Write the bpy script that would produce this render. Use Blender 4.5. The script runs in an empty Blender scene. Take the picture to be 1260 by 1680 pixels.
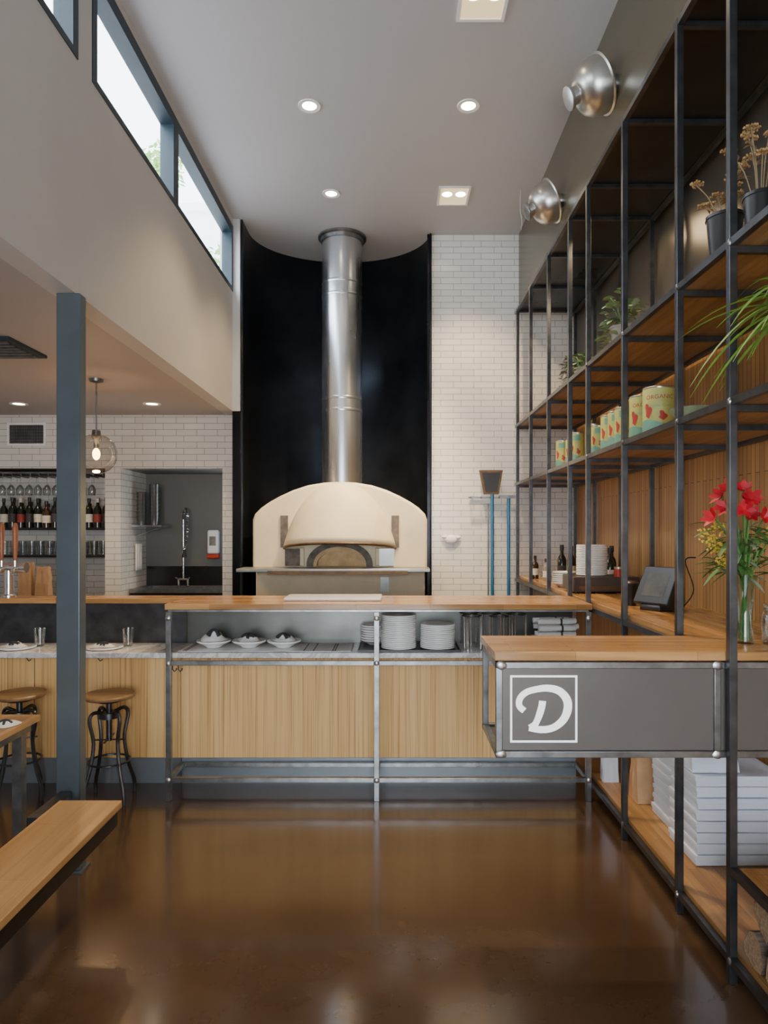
import bpy, bmesh, math, random
from mathutils import Vector, Matrix, Euler, noise
random.seed(7)
SC=bpy.context.scene
C=SC.collection
PI=math.pi
F=1120.0
def at(px,py,D):
    s=F/D
    return Vector(((px-645)/s, D, 1.65-(py-872)/s))
# ---------------------------------------------------------------- materials
def new_mat(name):
    m=bpy.data.materials.new(name); m.use_nodes=True
    nt=m.node_tree
    return m,nt,nt.nodes['Principled BSDF']
def c4(c): return (c[0],c[1],c[2],1)
def coords(nt,scale=(1,1,1),kind='Object'):
    tc=nt.nodes.new('ShaderNodeTexCoord'); mp=nt.nodes.new('ShaderNodeMapping')
    mp.inputs['Scale'].default_value=scale
    nt.links.new(tc.outputs[kind],mp.inputs['Vector'])
    return mp.outputs['Vector']
def noise_node(nt,vec,scale=5,detail=4,rough=.55,dist=0):
    n=nt.nodes.new('ShaderNodeTexNoise'); n.inputs['Scale'].default_value=scale
    n.inputs['Detail'].default_value=detail; n.inputs['Roughness'].default_value=rough
    n.inputs['Distortion'].default_value=dist
    nt.links.new(vec,n.inputs['Vector']); return n.outputs['Fac']
def ramp(nt,fac,stops):
    r=nt.nodes.new('ShaderNodeValToRGB'); e=r.color_ramp.elements
    while len(e)<len(stops): e.new(.5)
    for i,(p,c) in enumerate(stops):
        e[i].position=p; e[i].color=c4(c)
    nt.links.new(fac,r.inputs['Fac']); return r.outputs['Color']
def mixc(nt,fac,a,b,mode='MIX'):
    m=nt.nodes.new('ShaderNodeMix'); m.data_type='RGBA'; m.blend_type=mode
    for sock,v in ((m.inputs[0],fac),(m.inputs[6],a),(m.inputs[7],b)):
        if isinstance(v,(int,float)): sock.default_value=v
        elif isinstance(v,tuple): sock.default_value=c4(v)
        else: nt.links.new(v,sock)
    return m.outputs[2]
def bump(nt,b,h,strength=.2,dist=.01):
    n=nt.nodes.new('ShaderNodeBump'); n.inputs['Strength'].default_value=strength; n.inputs['Distance'].default_value=dist
    nt.links.new(h,n.inputs['Height']); nt.links.new(n.outputs['Normal'],b.inputs['Normal'])
def pm(name,col,rough=.5,metal=0,var=.1,scale=6,bmp=0,bscale=60,emit=None,es=0,stretch=(1,1,1),rvar=0,coat=0):
    m,nt,b=new_mat(name)
    v=coords(nt,stretch)
    f=noise_node(nt,v,scale,5)
    lo=tuple(max(0,x*(1-var)) for x in col); hi=tuple(min(1,x*(1+var)) for x in col)
    nt.links.new(ramp(nt,f,[(.3,lo),(.7,hi)]),b.inputs['Base Color'])
    b.inputs['Roughness'].default_value=rough; b.inputs['Metallic'].default_value=metal
    b.inputs['Coat Weight'].default_value=coat
    if rvar:
        r=nt.nodes.new('ShaderNodeMapRange'); r.inputs[3].default_value=max(.02,rough-rvar); r.inputs[4].default_value=rough+rvar
        f2=noise_node(nt,v,scale*.6,4); nt.links.new(f2,r.inputs[0]); nt.links.new(r.outputs[0],b.inputs['Roughness'])
    if bmp: bump(nt,b,noise_node(nt,v,bscale,3),bmp,.005)
    if emit: b.inputs['Emission Color'].default_value=c4(emit); b.inputs['Emission Strength'].default_value=es
    return m
def wood(name,c1,c2,axis='X',rough=.35,stave=None,g=1.0,bm_=.08):
    """grain runs along axis; stave=(length,width) gives glued strips"""
    m,nt,b=new_mat(name)
    k=22*g; l=1.6*g
    sc={'X':(l,k,k),'Y':(k,l,k),'Z':(k,k,l)}[axis]
    v=coords(nt,sc)
    f=noise_node(nt,v,1.0,6,.6,.4)
    col=ramp(nt,f,[(.3,c2),(.5,tuple((a+d)/2 for a,d in zip(c1,c2))),(.68,c1)])
    if stave:
        tc=nt.nodes.new('ShaderNodeTexCoord'); sep=nt.nodes.new('ShaderNodeSeparateXYZ'); cb=nt.nodes.new('ShaderNodeCombineXYZ')
        nt.links.new(tc.outputs['Object'],sep.inputs[0])
        a,d={'X':('X','Y'),'Y':('Y','X'),'Z':('Z','Y')}[axis]
        nt.links.new(sep.outputs[a],cb.inputs[0]); nt.links.new(sep.outputs[d],cb.inputs[1])
        br=nt.nodes.new('ShaderNodeTexBrick'); nt.links.new(cb.outputs[0],br.inputs['Vector'])
        br.inputs['Scale'].default_value=1; br.inputs['Brick Width'].default_value=stave[0]; br.inputs['Row Height'].default_value=stave[1]
        br.inputs['Mortar Size'].default_value=.0008; br.inputs['Color1'].default_value=(.62,.6,.58,1); br.inputs['Color2'].default_value=(1,1,1,1)
        br.inputs['Mortar'].default_value=(.3,.25,.2,1)
        col=mixc(nt,.75,col,br.outputs['Color'],'MULTIPLY')
    nt.links.new(col,b.inputs['Base Color']); b.inputs['Roughness'].default_value=rough
    bump(nt,b,f,bm_,.004)
    return m
def tile(name,plane='XZ',c=(.78,.76,.71),w=.205,h=.062):
    m,nt,b=new_mat(name)
    g=nt.nodes.new('ShaderNodeNewGeometry'); sep=nt.nodes.new('ShaderNodeSeparateXYZ'); cb=nt.nodes.new('ShaderNodeCombineXYZ')
    nt.links.new(g.outputs['Position'],sep.inputs[0])
    add=nt.nodes.new('ShaderNodeMath'); add.operation='ADD'
    nt.links.new(sep.outputs['X'],add.inputs[0]); nt.links.new(sep.outputs['Y'],add.inputs[1])
    nt.links.new(add.outputs[0],cb.inputs[0])
    nt.links.new(sep.outputs['Z'],cb.inputs[1])
    br=nt.nodes.new('ShaderNodeTexBrick'); nt.links.new(cb.outputs[0],br.inputs['Vector'])
    br.offset=.37; br.inputs['Scale'].default_value=1
    br.inputs['Brick Width'].default_value=w; br.inputs['Row Height'].default_value=h
    br.inputs['Mortar Size'].default_value=.003; br.inputs['Mortar Smooth'].default_value=.3
    br.inputs['Color1'].default_value=c4(c); br.inputs['Color2'].default_value=c4(tuple(x*.92 for x in c)); br.inputs['Mortar'].default_value=(.34,.33,.31,1)
    nt.links.new(br.outputs['Color'],b.inputs['Base Color'])
    b.inputs['Roughness'].default_value=.18
    inv=nt.nodes.new('ShaderNodeMath'); inv.operation='SUBTRACT'; inv.inputs[0].default_value=1; nt.links.new(br.outputs['Fac'],inv.inputs[1])
    bump(nt,b,inv.outputs[0],.35,.003)
    return m
def glassy(name,tint=(.95,.97,.97),amt=.1,rough=.02,ior=1.4):
    m=bpy.data.materials.new(name); m.use_nodes=True; nt=m.node_tree; nt.nodes.clear()
    o=nt.nodes.new('ShaderNodeOutputMaterial'); t=nt.nodes.new('ShaderNodeBsdfTransparent'); g=nt.nodes.new('ShaderNodeBsdfGlossy')
    t.inputs[0].default_value=c4(tint); g.inputs['Roughness'].default_value=rough
    lw=nt.nodes.new('ShaderNodeLayerWeight'); lw.inputs[0].default_value=.35
    mr=nt.nodes.new('ShaderNodeMapRange'); mr.inputs[3].default_value=amt*.5; mr.inputs[4].default_value=min(1,amt*5)
    nt.links.new(lw.outputs['Facing'],mr.inputs[0])
    mx=nt.nodes.new('ShaderNodeMixShader'); nt.links.new(mr.outputs[0],mx.inputs[0]); nt.links.new(t.outputs[0],mx.inputs[1]); nt.links.new(g.outputs[0],mx.inputs[2])
    nt.links.new(mx.outputs[0],o.inputs[0]); return m
def floor_mat():
    m,nt,b=new_mat('polished_brown_concrete')
    v=coords(nt,(1,1,1))
    f=noise_node(nt,v,1.0,8,.58,.5)
    c=ramp(nt,f,[(.25,(.050,.028,.0155)),(.5,(.080,.045,.0235)),(.75,(.118,.069,.037))])
    f2=noise_node(nt,v,8,7,.7)
    c=mixc(nt,.3,c,ramp(nt,f2,[(.3,(.6,.58,.56)),(.7,(1,1,1))]),'MULTIPLY')
    nt.links.new(c,b.inputs['Base Color'])
    mr=nt.nodes.new('ShaderNodeMapRange'); mr.inputs[1].default_value=.3; mr.inputs[2].default_value=.7; mr.inputs[3].default_value=.14; mr.inputs[4].default_value=.24
    nt.links.new(f,mr.inputs[0]); nt.links.new(mr.outputs[0],b.inputs['Roughness'])
    b.inputs['Coat Weight'].default_value=.6; b.inputs['Coat Roughness'].default_value=.12
    bump(nt,b,noise_node(nt,v,3,4),.04,.01)
    return m
def comb_wood(name,c1,c2):
    """vertical combed grain ply"""
    m,nt,b=new_mat(name)
    mp=coords(nt,(80,1,.7))
    f=noise_node(nt,mp,1,3,.6,.15)
    mp2=coords(nt,(7,1,.22)); f2=noise_node(nt,mp2,1,3,.5,.6)
    c=ramp(nt,f,[(.32,c2),(.48,c1),(.75,tuple(min(1,x*1.12) for x in c1))])
    c=mixc(nt,.5,c,ramp(nt,f2,[(.3,(.80,.64,.42)),(.65,(1,1,1))]),'MULTIPLY')
    nt.links.new(c,b.inputs['Base Color']); b.inputs['Roughness'].default_value=.5
    bump(nt,b,f,.4,.005)
    return m
def slat_wall(name):
    m,nt,b=new_mat(name)
    g=nt.nodes.new('ShaderNodeNewGeometry'); sep=nt.nodes.new('ShaderNodeSeparateXYZ'); cb=nt.nodes.new('ShaderNodeCombineXYZ')
    nt.links.new(g.outputs['Position'],sep.inputs[0]); nt.links.new(sep.outputs['Z'],cb.inputs[0]); nt.links.new(sep.outputs['Y'],cb.inputs[1])
    br=nt.nodes.new('ShaderNodeTexBrick'); nt.links.new(cb.outputs[0],br.inputs['Vector'])
    br.inputs['Scale'].default_value=1; br.inputs['Brick Width'].default_value=3.9; br.inputs['Row Height'].default_value=.042; br.inputs['Mortar Size'].default_value=.002
    br.inputs['Color1'].default_value=(.60,.34,.125,1); br.inputs['Color2'].default_value=(.45,.24,.085,1); br.inputs['Mortar'].default_value=(.06,.03,.01,1)
    v=coords(nt,(1,30,1.5)); f=noise_node(nt,v,1,5)
    c=mixc(nt,.5,br.outputs['Color'],ramp(nt,f,[(.3,(.6,.55,.5)),(.7,(1,1,1))]),'MULTIPLY')
    nt.links.new(c,b.inputs['Base Color']); b.inputs['Roughness'].default_value=.4
    inv=nt.nodes.new('ShaderNodeMath'); inv.operation='SUBTRACT'; inv.inputs[0].default_value=1; nt.links.new(br.outputs['Fac'],inv.inputs[1])
    bump(nt,b,inv.outputs[0],.6,.004)
    return m
def marble_mat():
    m,nt,b=new_mat('white_marble'); v=coords(nt)
    f=noise_node(nt,v,3,8,.7,2.5)
    nt.links.new(ramp(nt,f,[(.42,(.80,.79,.78)),(.5,(.5,.5,.51)),(.56,(.82,.81,.80))]),b.inputs['Base Color'])
    b.inputs['Roughness'].default_value=.2; return m
M=dict(
 floor=floor_mat(),
 ceil=pm('ceiling_paint',(.47,.48,.505),.6,var=.02,scale=1),
 ceil_low=pm('warm_ceiling_paint',(.46,.42,.41),.6,var=.02,scale=1),
 wall=pm('left_wall_plaster',(.57,.555,.535),.6,var=.03,scale=2,bmp=.05,bscale=30),
 olive=pm('bronze_olive_wall_paint',(.085,.072,.045),.27,var=.12,scale=2),
 tile=tile('white_subway_tile'),
 slat=slat_wall('orange_slat_wood'),
 niche=pm('curved_blackened_steel',(.055,.065,.082),.36,.92,var=.35,scale=2,rvar=.08),
 black=pm('blackened_steel',(.02,.02,.024),.26,.85,var=.4,scale=3,rvar=.1),
 blackpanel=pm('dark_steel_panel',(.045,.044,.042),.3,.8,var=.3,scale=2,rvar=.1),
 backpanel=pm('dark_brown_wall_panel',(.10,.088,.07),.3,.5,var=.2,scale=2,rvar=.1),
 steel=pm('raw_steel_tube',(.25,.255,.26),.32,.88,var=.3,scale=14,rvar=.12),
 darksteel=pm('dark_steel_tube',(.095,.10,.11),.32,.85,var=.3,scale=12,rvar=.1),
 weld=pm('bright_weld',(.50,.49,.48),.35,.9,var=.1,scale=60),
 plate_steel=pm('steel_sheet',(.28,.285,.27),.36,.75,var=.2,scale=5,rvar=.1),
 riser=pm('dark_riser_steel',(.135,.14,.13),.34,.7,var=.2,scale=4,rvar=.08),
 sign_steel=pm('smooth_dark_grey_steel',(.135,.122,.115),.42,.4,var=.07,scale=3,rvar=.05),
 kick=pm('kick_plate_steel',(.24,.27,.30),.4,.5,var=.12,scale=3),
 column=pm('painted_column',(.125,.155,.175),.30,.5,var=.15,scale=3,bmp=.04),
 stainless=pm('stainless_steel',(.66,.69,.73),.27,.97,var=.08,scale=4,stretch=(1,1,.1),rvar=.04),
 chrome=pm('chrome',(.82,.82,.83),.15,.9,var=.03),
 alu=pm('spun_aluminium',(.60,.59,.56),.32,.97,var=.06,scale=10),
 winframe=pm('window_frame_paint',(.010,.028,.042),.5,0,var=.1),
 plaster=pm('oven_plaster',(.80,.70,.50),.6,var=.07,scale=5,bmp=.15,bscale=25),
 brick=pm('fire_brick',(.66,.46,.24),.7,var=.2,scale=12,bmp=.4),
 soot=pm('sooty_brick',(.15,.135,.12),.8,var=.5,scale=12,bmp=.2),
 bronze=pm('bronze_rim',(.13,.075,.035),.45,.5,var=.3,scale=20),
 comb=comb_wood('combed_fir_panel',(.88,.57,.235),(.56,.30,.10)),
 butcher_x=wood('butcher_block_x',(.68,.38,.15),(.40,.19,.058),'X',.22,(.45,.035)),
 butcher_y=wood('butcher_block_y',(.64,.36,.14),(.37,.18,.055),'Y',.22,(.45,.035)),
 shelfwood=wood('shelf_wood',(.48,.27,.10),(.28,.14,.045),'Y',.35,(.6,.04)),
 bench=wood('bench_oak',(.66,.41,.18),(.46,.26,.10),'Y',.3,(.9,.11),.8),
 seat=wood('stool_seat_wood',(.42,.25,.12),(.21,.11,.05),'X',.35),
 log=pm('firewood_split',(.33,.22,.125),.85,var=.45,scale=9,stretch=(1,9,9),bmp=.5),
 bark=pm('bark',(.13,.095,.07),.9,var=.5,scale=16,stretch=(1,6,6),bmp=.8,bscale=20),
 marble=marble_mat(),
 ceramic=pm('white_ceramic',(.90,.90,.89),.25,var=.01,coat=.3),
 cloth=pm('white_cotton',(.86,.86,.85),.85,var=.04,scale=20,bmp=.2,bscale=90),
 stripe=pm('charcoal_cloth',(.04,.04,.045),.85),
 paper=pm('white_cardboard',(.72,.78,.88),.6,var=.04,scale=10),
 kraft=pm('kraft_paper',(.56,.34,.18),.75,var=.12,scale=10,bmp=.3,bscale=14),
 blackplastic=pm('black_plastic',(.018,.018,.02),.35,var=.2),
 screen=pm('grey_screen',(.055,.052,.045),.45,var=.5,scale=14,emit=(.3,.28,.24),es=.03),
 red=pm('red_plastic',(.55,.04,.02),.35),
 redflower=pm('red_petal',(.50,.006,.02),.5,var=.4,scale=20),
 blue=pm('blue_enamel',(.03,.17,.34),.3,.3),
 green=pm('leaf_green',(.09,.21,.05),.5,var=.35,scale=14),
 green2=pm('spider_leaf',(.20,.38,.06),.45,var=.35,scale=9),
 sage=pm('sage_leaf',(.24,.35,.24),.5,var=.3,scale=14),
 muted=pm('dull_green_leaf',(.12,.20,.10),.5,var=.4,scale=14),
 purple=pm('purple_leaf',(.18,.10,.14),.5,var=.5,scale=14),
 yarrow=pm('dried_yarrow',(.46,.29,.12),.9,var=.3,scale=60,bmp=.8,bscale=150),
 goldenrod=pm('yellow_goldenrod',(.66,.46,.05),.8,var=.3,scale=40),
 drystem=pm('dry_stem',(.34,.25,.14),.8),
 glass=glassy('clear_glass',(.93,.95,.95),.16),
 vase=glassy('vase_glass',(.82,.9,.86),.14),
 globe=glassy('clear_globe_glass',(.96,.94,.90),.13),
 pane=glassy('window_pane_glass',(.98,.99,1),.02),
 bottle=pm('dark_bottle_glass',(.010,.014,.010),.08,coat=.6),
 bottleb=pm('brown_bottle_glass',(.05,.02,.008),.08,coat=.6),
 bottlec=pm('clear_spirit_bottle',(.25,.22,.16),.08,coat=.6),
 label=pm('cream_label',(.75,.72,.62),.6,var=.15,scale=30),
 redlabel=pm('red_label',(.30,.045,.035),.6),
 darklabel=pm('dark_label',(.05,.045,.05),.6),
 tin=pm('tin_metal',(.6,.58,.52),.3,.9),
 canlabel=pm('yellow_green_can_label',(.50,.50,.15),.45,var=.2,scale=8),
 teal=pm('teal_print',(.15,.36,.27),.45),
 redink=pm('red_print',(.42,.045,.03),.45),
 white=pm('white_paint',(.90,.90,.90),.4,var=.01),
 signglow=pm('sign_white_glow',(.95,.95,.95),.4,var=.01,emit=(1,1,1),es=.8),  # white sign paint with glow added to brighten it
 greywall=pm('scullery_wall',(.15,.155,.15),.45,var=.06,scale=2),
 bulb=pm('lit_lamp_lens',(1,.9,.7),.5,emit=(1,.86,.62),es=22),
 bulb2=pm('filament_glow',(1,.7,.4),.5,emit=(1,.55,.22),es=16),
 glowmetal=pm('warm_lit_reflector',(.8,.75,.6),.4,.5,emit=(1,.76,.36),es=.9),
 terracotta=pm('grey_pot',(.42,.39,.35),.7,var=.1),
 woodtap=pm('red_brown_tap_handle',(.40,.14,.06),.35,var=.3),
 tree=pm('outdoor_leaf',(.30,.50,.16),.7,var=.4),
 house=pm('pale_house_wall',(.85,.88,.90),.8,var=.04),
 clutter=pm('dark_brown_enamel',(.085,.065,.055),.35,.4),
)
# ---------------------------------------------------------------- mesh builder
class MB:
    def __init__(s): s.bm=bmesh.new()
    def box(s,x0,x1,y0,y1,z0,z1,mat=None):
        vs=[Vector((x,y,z)) for x in (x0,x1) for y in (y0,y1) for z in (z0,z1)]
        if mat is not None: vs=[mat@v for v in vs]
        v=[s.bm.verts.new(p) for p in vs]
        for f in ((0,1,3,2),(4,6,7,5),(0,4,5,1),(2,3,7,6),(0,2,6,4),(1,5,7,3)): s.bm.faces.new([v[i] for i in f])
        return s
    def tube(s,pts,r,seg=8,closed=False):
        pts=[Vector(p) for p in pts]; n=len(pts)
        rs=r if isinstance(r,(list,tuple)) else [r]*n
        rings=[]; up=None
        for i,p in enumerate(pts):
            if closed: t=(pts[(i+1)%n]-pts[i-1])
            else: t=(pts[min(i+1,n-1)]-pts[max(i-1,0)])
            t.normalize()
            if up is None:
                up=Vector((0,0,1)) if abs(t.z)<.9 else Vector((1,0,0))
            a=up-t*up.dot(t)
            if a.length<1e-5: a=t.orthogonal()
            a.normalize(); up=a; b=t.cross(a)
            rings.append([s.bm.verts.new(p+(a*math.cos(2*PI*k/seg)+b*math.sin(2*PI*k/seg))*rs[i]) for k in range(seg)])
        m=n if closed else n-1
        for i in range(m):
            A=rings[i]; B=rings[(i+1)%n]
            for k in range(seg): s.bm.faces.new((A[k],A[(k+1)%seg],B[(k+1)%seg],B[k]))
        if not closed:
            s.bm.faces.new(rings[0]); s.bm.faces.new(rings[-1])
        return s
    def cyl(s,p0,p1,r0,r1=None,seg=20): return s.tube([p0,p1],[r0,r0 if r1 is None else r1],seg)
    def lathe(s,prof,loc=(0,0,0),seg=24,mat=None):
        loc=Vector(loc); rings=[]
        for r,z in prof:
            if r<1e-5:
                p=Vector((0,0,z)); p=(mat@p if mat else p)+loc
                rings.append([s.bm.verts.new(p)])
            else:
                ring=[]
                for k in range(seg):
                    p=Vector((r*math.cos(2*PI*k/seg),r*math.sin(2*PI*k/seg),z)); p=(mat@p if mat else p)+loc
                    ring.append(s.bm.verts.new(p))
                rings.append(ring)
        for A,B in zip(rings,rings[1:]):
            for k in range(seg):
                k2=(k+1)%seg
                if len(A)==1 and len(B)==1: continue
                if len(A)==1: s.bm.faces.new((A[0],B[k],B[k2]))
                elif len(B)==1: s.bm.faces.new((A[k],A[k2],B[0]))
                else: s.bm.faces.new((A[k],A[k2],B[k2],B[k]))
        return s
    def grid(s,fn,nu,nv,cu=False):
        g=[[s.bm.verts.new(fn(u/(nu if cu else nu-1),v/(nv-1))) for v in range(nv)] for u in range(nu)]
        for i in range(nu if cu else nu-1):
            for j in range(nv-1):
                A=g[i]; B=g[(i+1)%nu]
                s.bm.faces.new((A[j],B[j],B[j+1],A[j+1]))
        return s
    def prism(s,poly,fn,a,b):
        A=[s.bm.verts.new(fn(p[0],p[1],a)) for p in poly]; B=[s.bm.verts.new(fn(p[0],p[1],b)) for p in poly]
        s.bm.faces.new(A); s.bm.faces.new(B[::-1]); n=len(poly)
        for i in range(n): s.bm.faces.new((A[i],B[i],B[(i+1)%n],A[(i+1)%n]))
        return s
    def blob(s,c,r,seg=8,rings=6,jit=0,mat=None):
        c=Vector(c); r=Vector(r) if not isinstance(r,(int,float)) else Vector((r,r,r))
        prof=[(math.sin(PI*i/rings),-math.cos(PI*i/rings)) for i in range(rings+1)]
        k0=len(s.bm.verts); s.lathe([(max(0,a) if 0<i<rings else 0,b) for i,(a,b) in enumerate(prof)],(0,0,0),seg)
        s.bm.verts.ensure_lookup_table()
        for v in s.bm.verts[k0:]:
            p=Vector((v.co.x*r.x,v.co.y*r.y,v.co.z*r.z))
            if jit: p*=1+jit*noise.noise(p*60+c*9)
            if mat: p=mat@p
            v.co=p+c
        return s
OFF={}
def root_off(o):
    while o.parent: o=o.parent
    return OFF.get(o.name,Vector((0,0,0)))
def build(mb,name,mat,parent=None,bevel=0,solid=0,angle=40,sub=0,recentre=True,flip=False):
    bmesh.ops.recalc_face_normals(mb.bm,faces=mb.bm.faces)
    me=bpy.data.meshes.new(name)
    off=Vector((0,0,0))
    if parent is not None: off=root_off(parent)
    elif recentre and len(mb.bm.verts):
        xs=[v.co.x for v in mb.bm.verts]; ys=[v.co.y for v in mb.bm.verts]; zs=[v.co.z for v in mb.bm.verts]
        off=Vector(((min(xs)+max(xs))/2,(min(ys)+max(ys))/2,min(zs)))
    for v in mb.bm.verts: v.co-=off
    mb.bm.to_mesh(me); mb.bm.free()
    for p in me.polygons: p.use_smooth=True
    me.set_sharp_from_angle(angle=math.radians(angle))
    me.materials.append(M[mat] if isinstance(mat,str) else mat)
    o=bpy.data.objects.new(name,me); C.objects.link(o)
    if parent is not None: o.parent=parent
    else: o.location=off
    if solid:
        md=o.modifiers.new('solid','SOLIDIFY'); md.thickness=solid; md.offset=0
    if bevel:
        md=o.modifiers.new('bevel','BEVEL'); md.width=bevel; md.segments=2; md.limit_method='ANGLE'
    if sub:
        md=o.modifiers.new('sub','SUBSURF'); md.levels=sub; md.render_levels=sub
    return o
def tag(o,label,cat,group=None):
    o['label']=label; o['category']=cat
    if group: o['group']=group
    return o
def thing(name,label,cat,loc=(0,0,0),rotz=0,group=None,W=False):
    o=bpy.data.objects.new(name,None); o.empty_display_size=.1; C.objects.link(o); o.location=loc; o.rotation_euler=(0,0,rotz)
    if W: OFF[o.name]=Vector(loc)
    return tag(o,label,cat,group)
def struct(name,mb,mat,parent=None,**k):
    o=build(mb,name,mat,parent,**k)
    if parent is None: o['kind']='structure'
    return o
def kids(o): return [c for c in bpy.data.objects if c.parent==o]
def copy_tree(o,parent=None):
    c=o.copy(); C.objects.link(c); c.parent=parent
    for ch in kids(o):
        if ch is not c: copy_tree(ch,c)
    return c
def place(proto,used,loc,rotz=None,label=None,group=None,scale=None):
    if not used.get(proto.name): used[proto.name]=1; o=proto
    else: o=copy_tree(proto)
    o.location=loc
    if rotz is not None: o.rotation_euler=(0,0,rotz)
    if scale: o.scale=(scale,)*3 if isinstance(scale,(int,float)) else scale
    else: o.scale=(1,1,1)
    if label: o['label']=label
    if group: o['group']=group
    return o
used={}
ORD=['topmost','second','third','fourth','fifth','sixth','seventh','eighth','ninth','tenth','eleventh','twelfth','thirteenth','fourteenth','fifteenth','sixteenth','seventeenth','eighteenth','nineteenth','twentieth']
def catmull(p,n=8,closed=False):
    out=[]; P=[Vector(q) for q in p]
    for i in range(len(P)-1):
        a=P[max(i-1,0)]; b=P[i]; c=P[i+1]; d=P[min(i+2,len(P)-1)]
        for k in range(n):
            t=k/n
            out.append(.5*((2*b)+(c-a)*t+(2*a-5*b+4*c-d)*t*t+(3*b-a-3*c+d)*t**3))
    out.append(P[-1]); return out
# ================================================================ SETTING
CH=4.65; LH=2.81; XL=-1.54; XR=1.27; XW=1.85; BR=6.9; BL=6.8
struct('floor',MB().box(-5,2.05,-2.2,7.8,-.1,0),'floor',recentre=False)
struct('ceiling',MB().box(-1.66,2.05,-2.2,7.8,CH,CH+.12),'ceil',recentre=False)
struct('ceiling_low',MB().box(-5.1,XL-.001,-2.2,7.8,LH,LH+.12),'ceil_low',recentre=False)
# left clerestory wall
m=MB(); m.box(-1.66,XL,-2.2,6.8,LH-.004,3.95); m.box(-1.66,XL,-2.2,6.8,4.58,CH)
for a,b in ((6.55,6.8),(3.33,3.49),(-2.2,.6)): m.box(-1.66,XL,a,b,3.95,4.58)
m.box(-1.54,-1.47,6.55,6.8,LH-.004,CH)
struct('wall_left_upper',m,'wall',recentre=False)
struct('trim_1',MB().box(-1.545,-1.468,6.56,6.8,0,LH-.005),'black',recentre=False)
for i,(a,b) in enumerate(((.6,3.33),(3.49,4.83),(4.83,6.55))):
    w=bpy.data.objects.new('window_%d'%(i+1),None); C.objects.link(w); w.location=(-1.56,a,3.95); w['kind']='structure'; OFF[w.name]=Vector(w.location)
    m=MB(); t=.055
    m.box(-1.63,-1.535,a,b,3.95,3.985); m.box(-1.63,-1.535,a,b,4.50,4.58)
    m.box(-1.63,-1.535,a,a+t,3.985,4.50); m.box(-1.63,-1.535,b-t,b,3.985,4.50)
    build(m,'window_frame','winframe',w)
    build(MB().box(-1.60,-1.594,a+t,b-t,3.985,4.50),'window_pane','pane',w)
# unseen front wall added behind the viewer, window opening sized to limit daylight fill
m=MB(); m.box(-5.1,-1.5,-2.32,-2.2,0,LH+.12); m.box(-1.66,2.05,-2.32,-2.2,2.75,CH+.12); m.box(1.2,2.05,-2.32,-2.2,0,2.75); m.box(-1.5,1.2,-2.32,-2.2,0,.35)
struct('wall_front_added',m,'wall',recentre=False)
# right side
struct('wall_right_upper',MB().box(XR,2.05,-2.2,BR,3.87,CH),'olive',recentre=False)
struct('wall_right',MB().box(XW,2.05,-2.2,BR,0,2.74),'slat',recentre=False)
struct('wall_right_panel',MB().box(XW,2.05,-2.2,BR,2.74,3.87),'backpanel',recentre=False)
struct('wall_back_right',MB().box(.385,2.05,BR,BR+.12,0,CH),'tile',recentre=False)
# left back wall with openings
m=MB(); m.box(-5,-1.545,BL,BL+.1,2.28,LH); m.box(-2.87,-2.715,BL,7.5,0,2.28); m.box(-1.70,-1.545,BL,BL+.1,0,2.28)
struct('wall_back_left',m,'tile',recentre=False)
struct('wall_back_bar',MB().box(-5,-2.87,7.3,7.4,0,2.28),'tile',recentre=False)
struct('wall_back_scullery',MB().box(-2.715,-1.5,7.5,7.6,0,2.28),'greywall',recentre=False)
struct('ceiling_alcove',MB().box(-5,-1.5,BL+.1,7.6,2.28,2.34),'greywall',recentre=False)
struct('wall_left',MB().box(-5.1,-5,-2.2,7.6,0,LH),'wall',recentre=False)
# black curved niche
cx,cy,ra,rb=-.54,6.86,.915,.76
def nich(u,v):
    n=u*1.2-.1
    if n<0: return Vector((cx-ra,6.56+(n+.1)/.1*(cy-6.56),v*CH))
    if n>1: return Vector((cx+ra,cy+.035-(n-1)/.1*.035,v*CH))
    a=PI*(1-n); return Vector((cx+ra*math.cos(a),cy+.0+rb*math.sin(a),v*CH))
struct('wall_niche',MB().grid(nich,73,4),'niche',recentre=False,solid=.01)
struct('trim_2',MB().box(.345,.39,6.885,6.905,0,CH),'black',recentre=False)
# ---------------------------------------------------------------- steel column
p=thing('steel_column','tall grey-blue square steel column holding the low ceiling edge, by the bench','column',(-1.57,3.33,0),W=True)
build(MB().box(-1.63,-1.515,3.30,3.37,.010,LH-.006),'shaft','column',p,bevel=.005)
build(MB().box(-1.645,-1.50,3.285,3.385,0,.010),'base_plate','column',p)
# ================================================================ BAR COUNTERS
ZT=1.205; ZM=.90
t=thing('bar_worktop','long butcher block wood bar top above the marble counter','bar top',(-1.8,4.5,1.17),W=True)
m=MB(); m.box(-4.95,-1.40,4.55,4.75,1.17,ZT); m.box(-1.40,1.222,4.18,4.75,1.17,ZT)
build(m,'wood_top','butcher_x',t,bevel=.003)
build(MB().box(-1.38,1.20,4.185,4.20,1.158,1.169),'edge_trim','steel',t)
m=MB().box(-4.9,1.20,4.215,4.60,.868,ZM)
tag(build(m,'marble_worktop','marble',bevel=.003),'long white marble worktop running under the raised wood bar top','worktop')
def bar_body(nm,lab,x0,x1):
    t=thing(nm,lab,'counter',((x0+x1)/2,4.5,0),W=True)
    build(MB().box(x0,x1,4.495,4.60,0.0,.866),'body','darksteel',t)
    return t
t=bar_body('bar_counter','wood-fronted bar counter left of the raised section, behind the stools',-4.9,-1.392)
for a,b in ((-4.9,-3.3),(-3.295,-2.35),(-2.345,-1.392)): build(MB().box(a,b,4.47,4.494,.17,.864),'front_panel','comb',t)
build(MB().box(-4.9,-1.392,4.48,4.494,0,.165),'kick_plate','kick',t)
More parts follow.
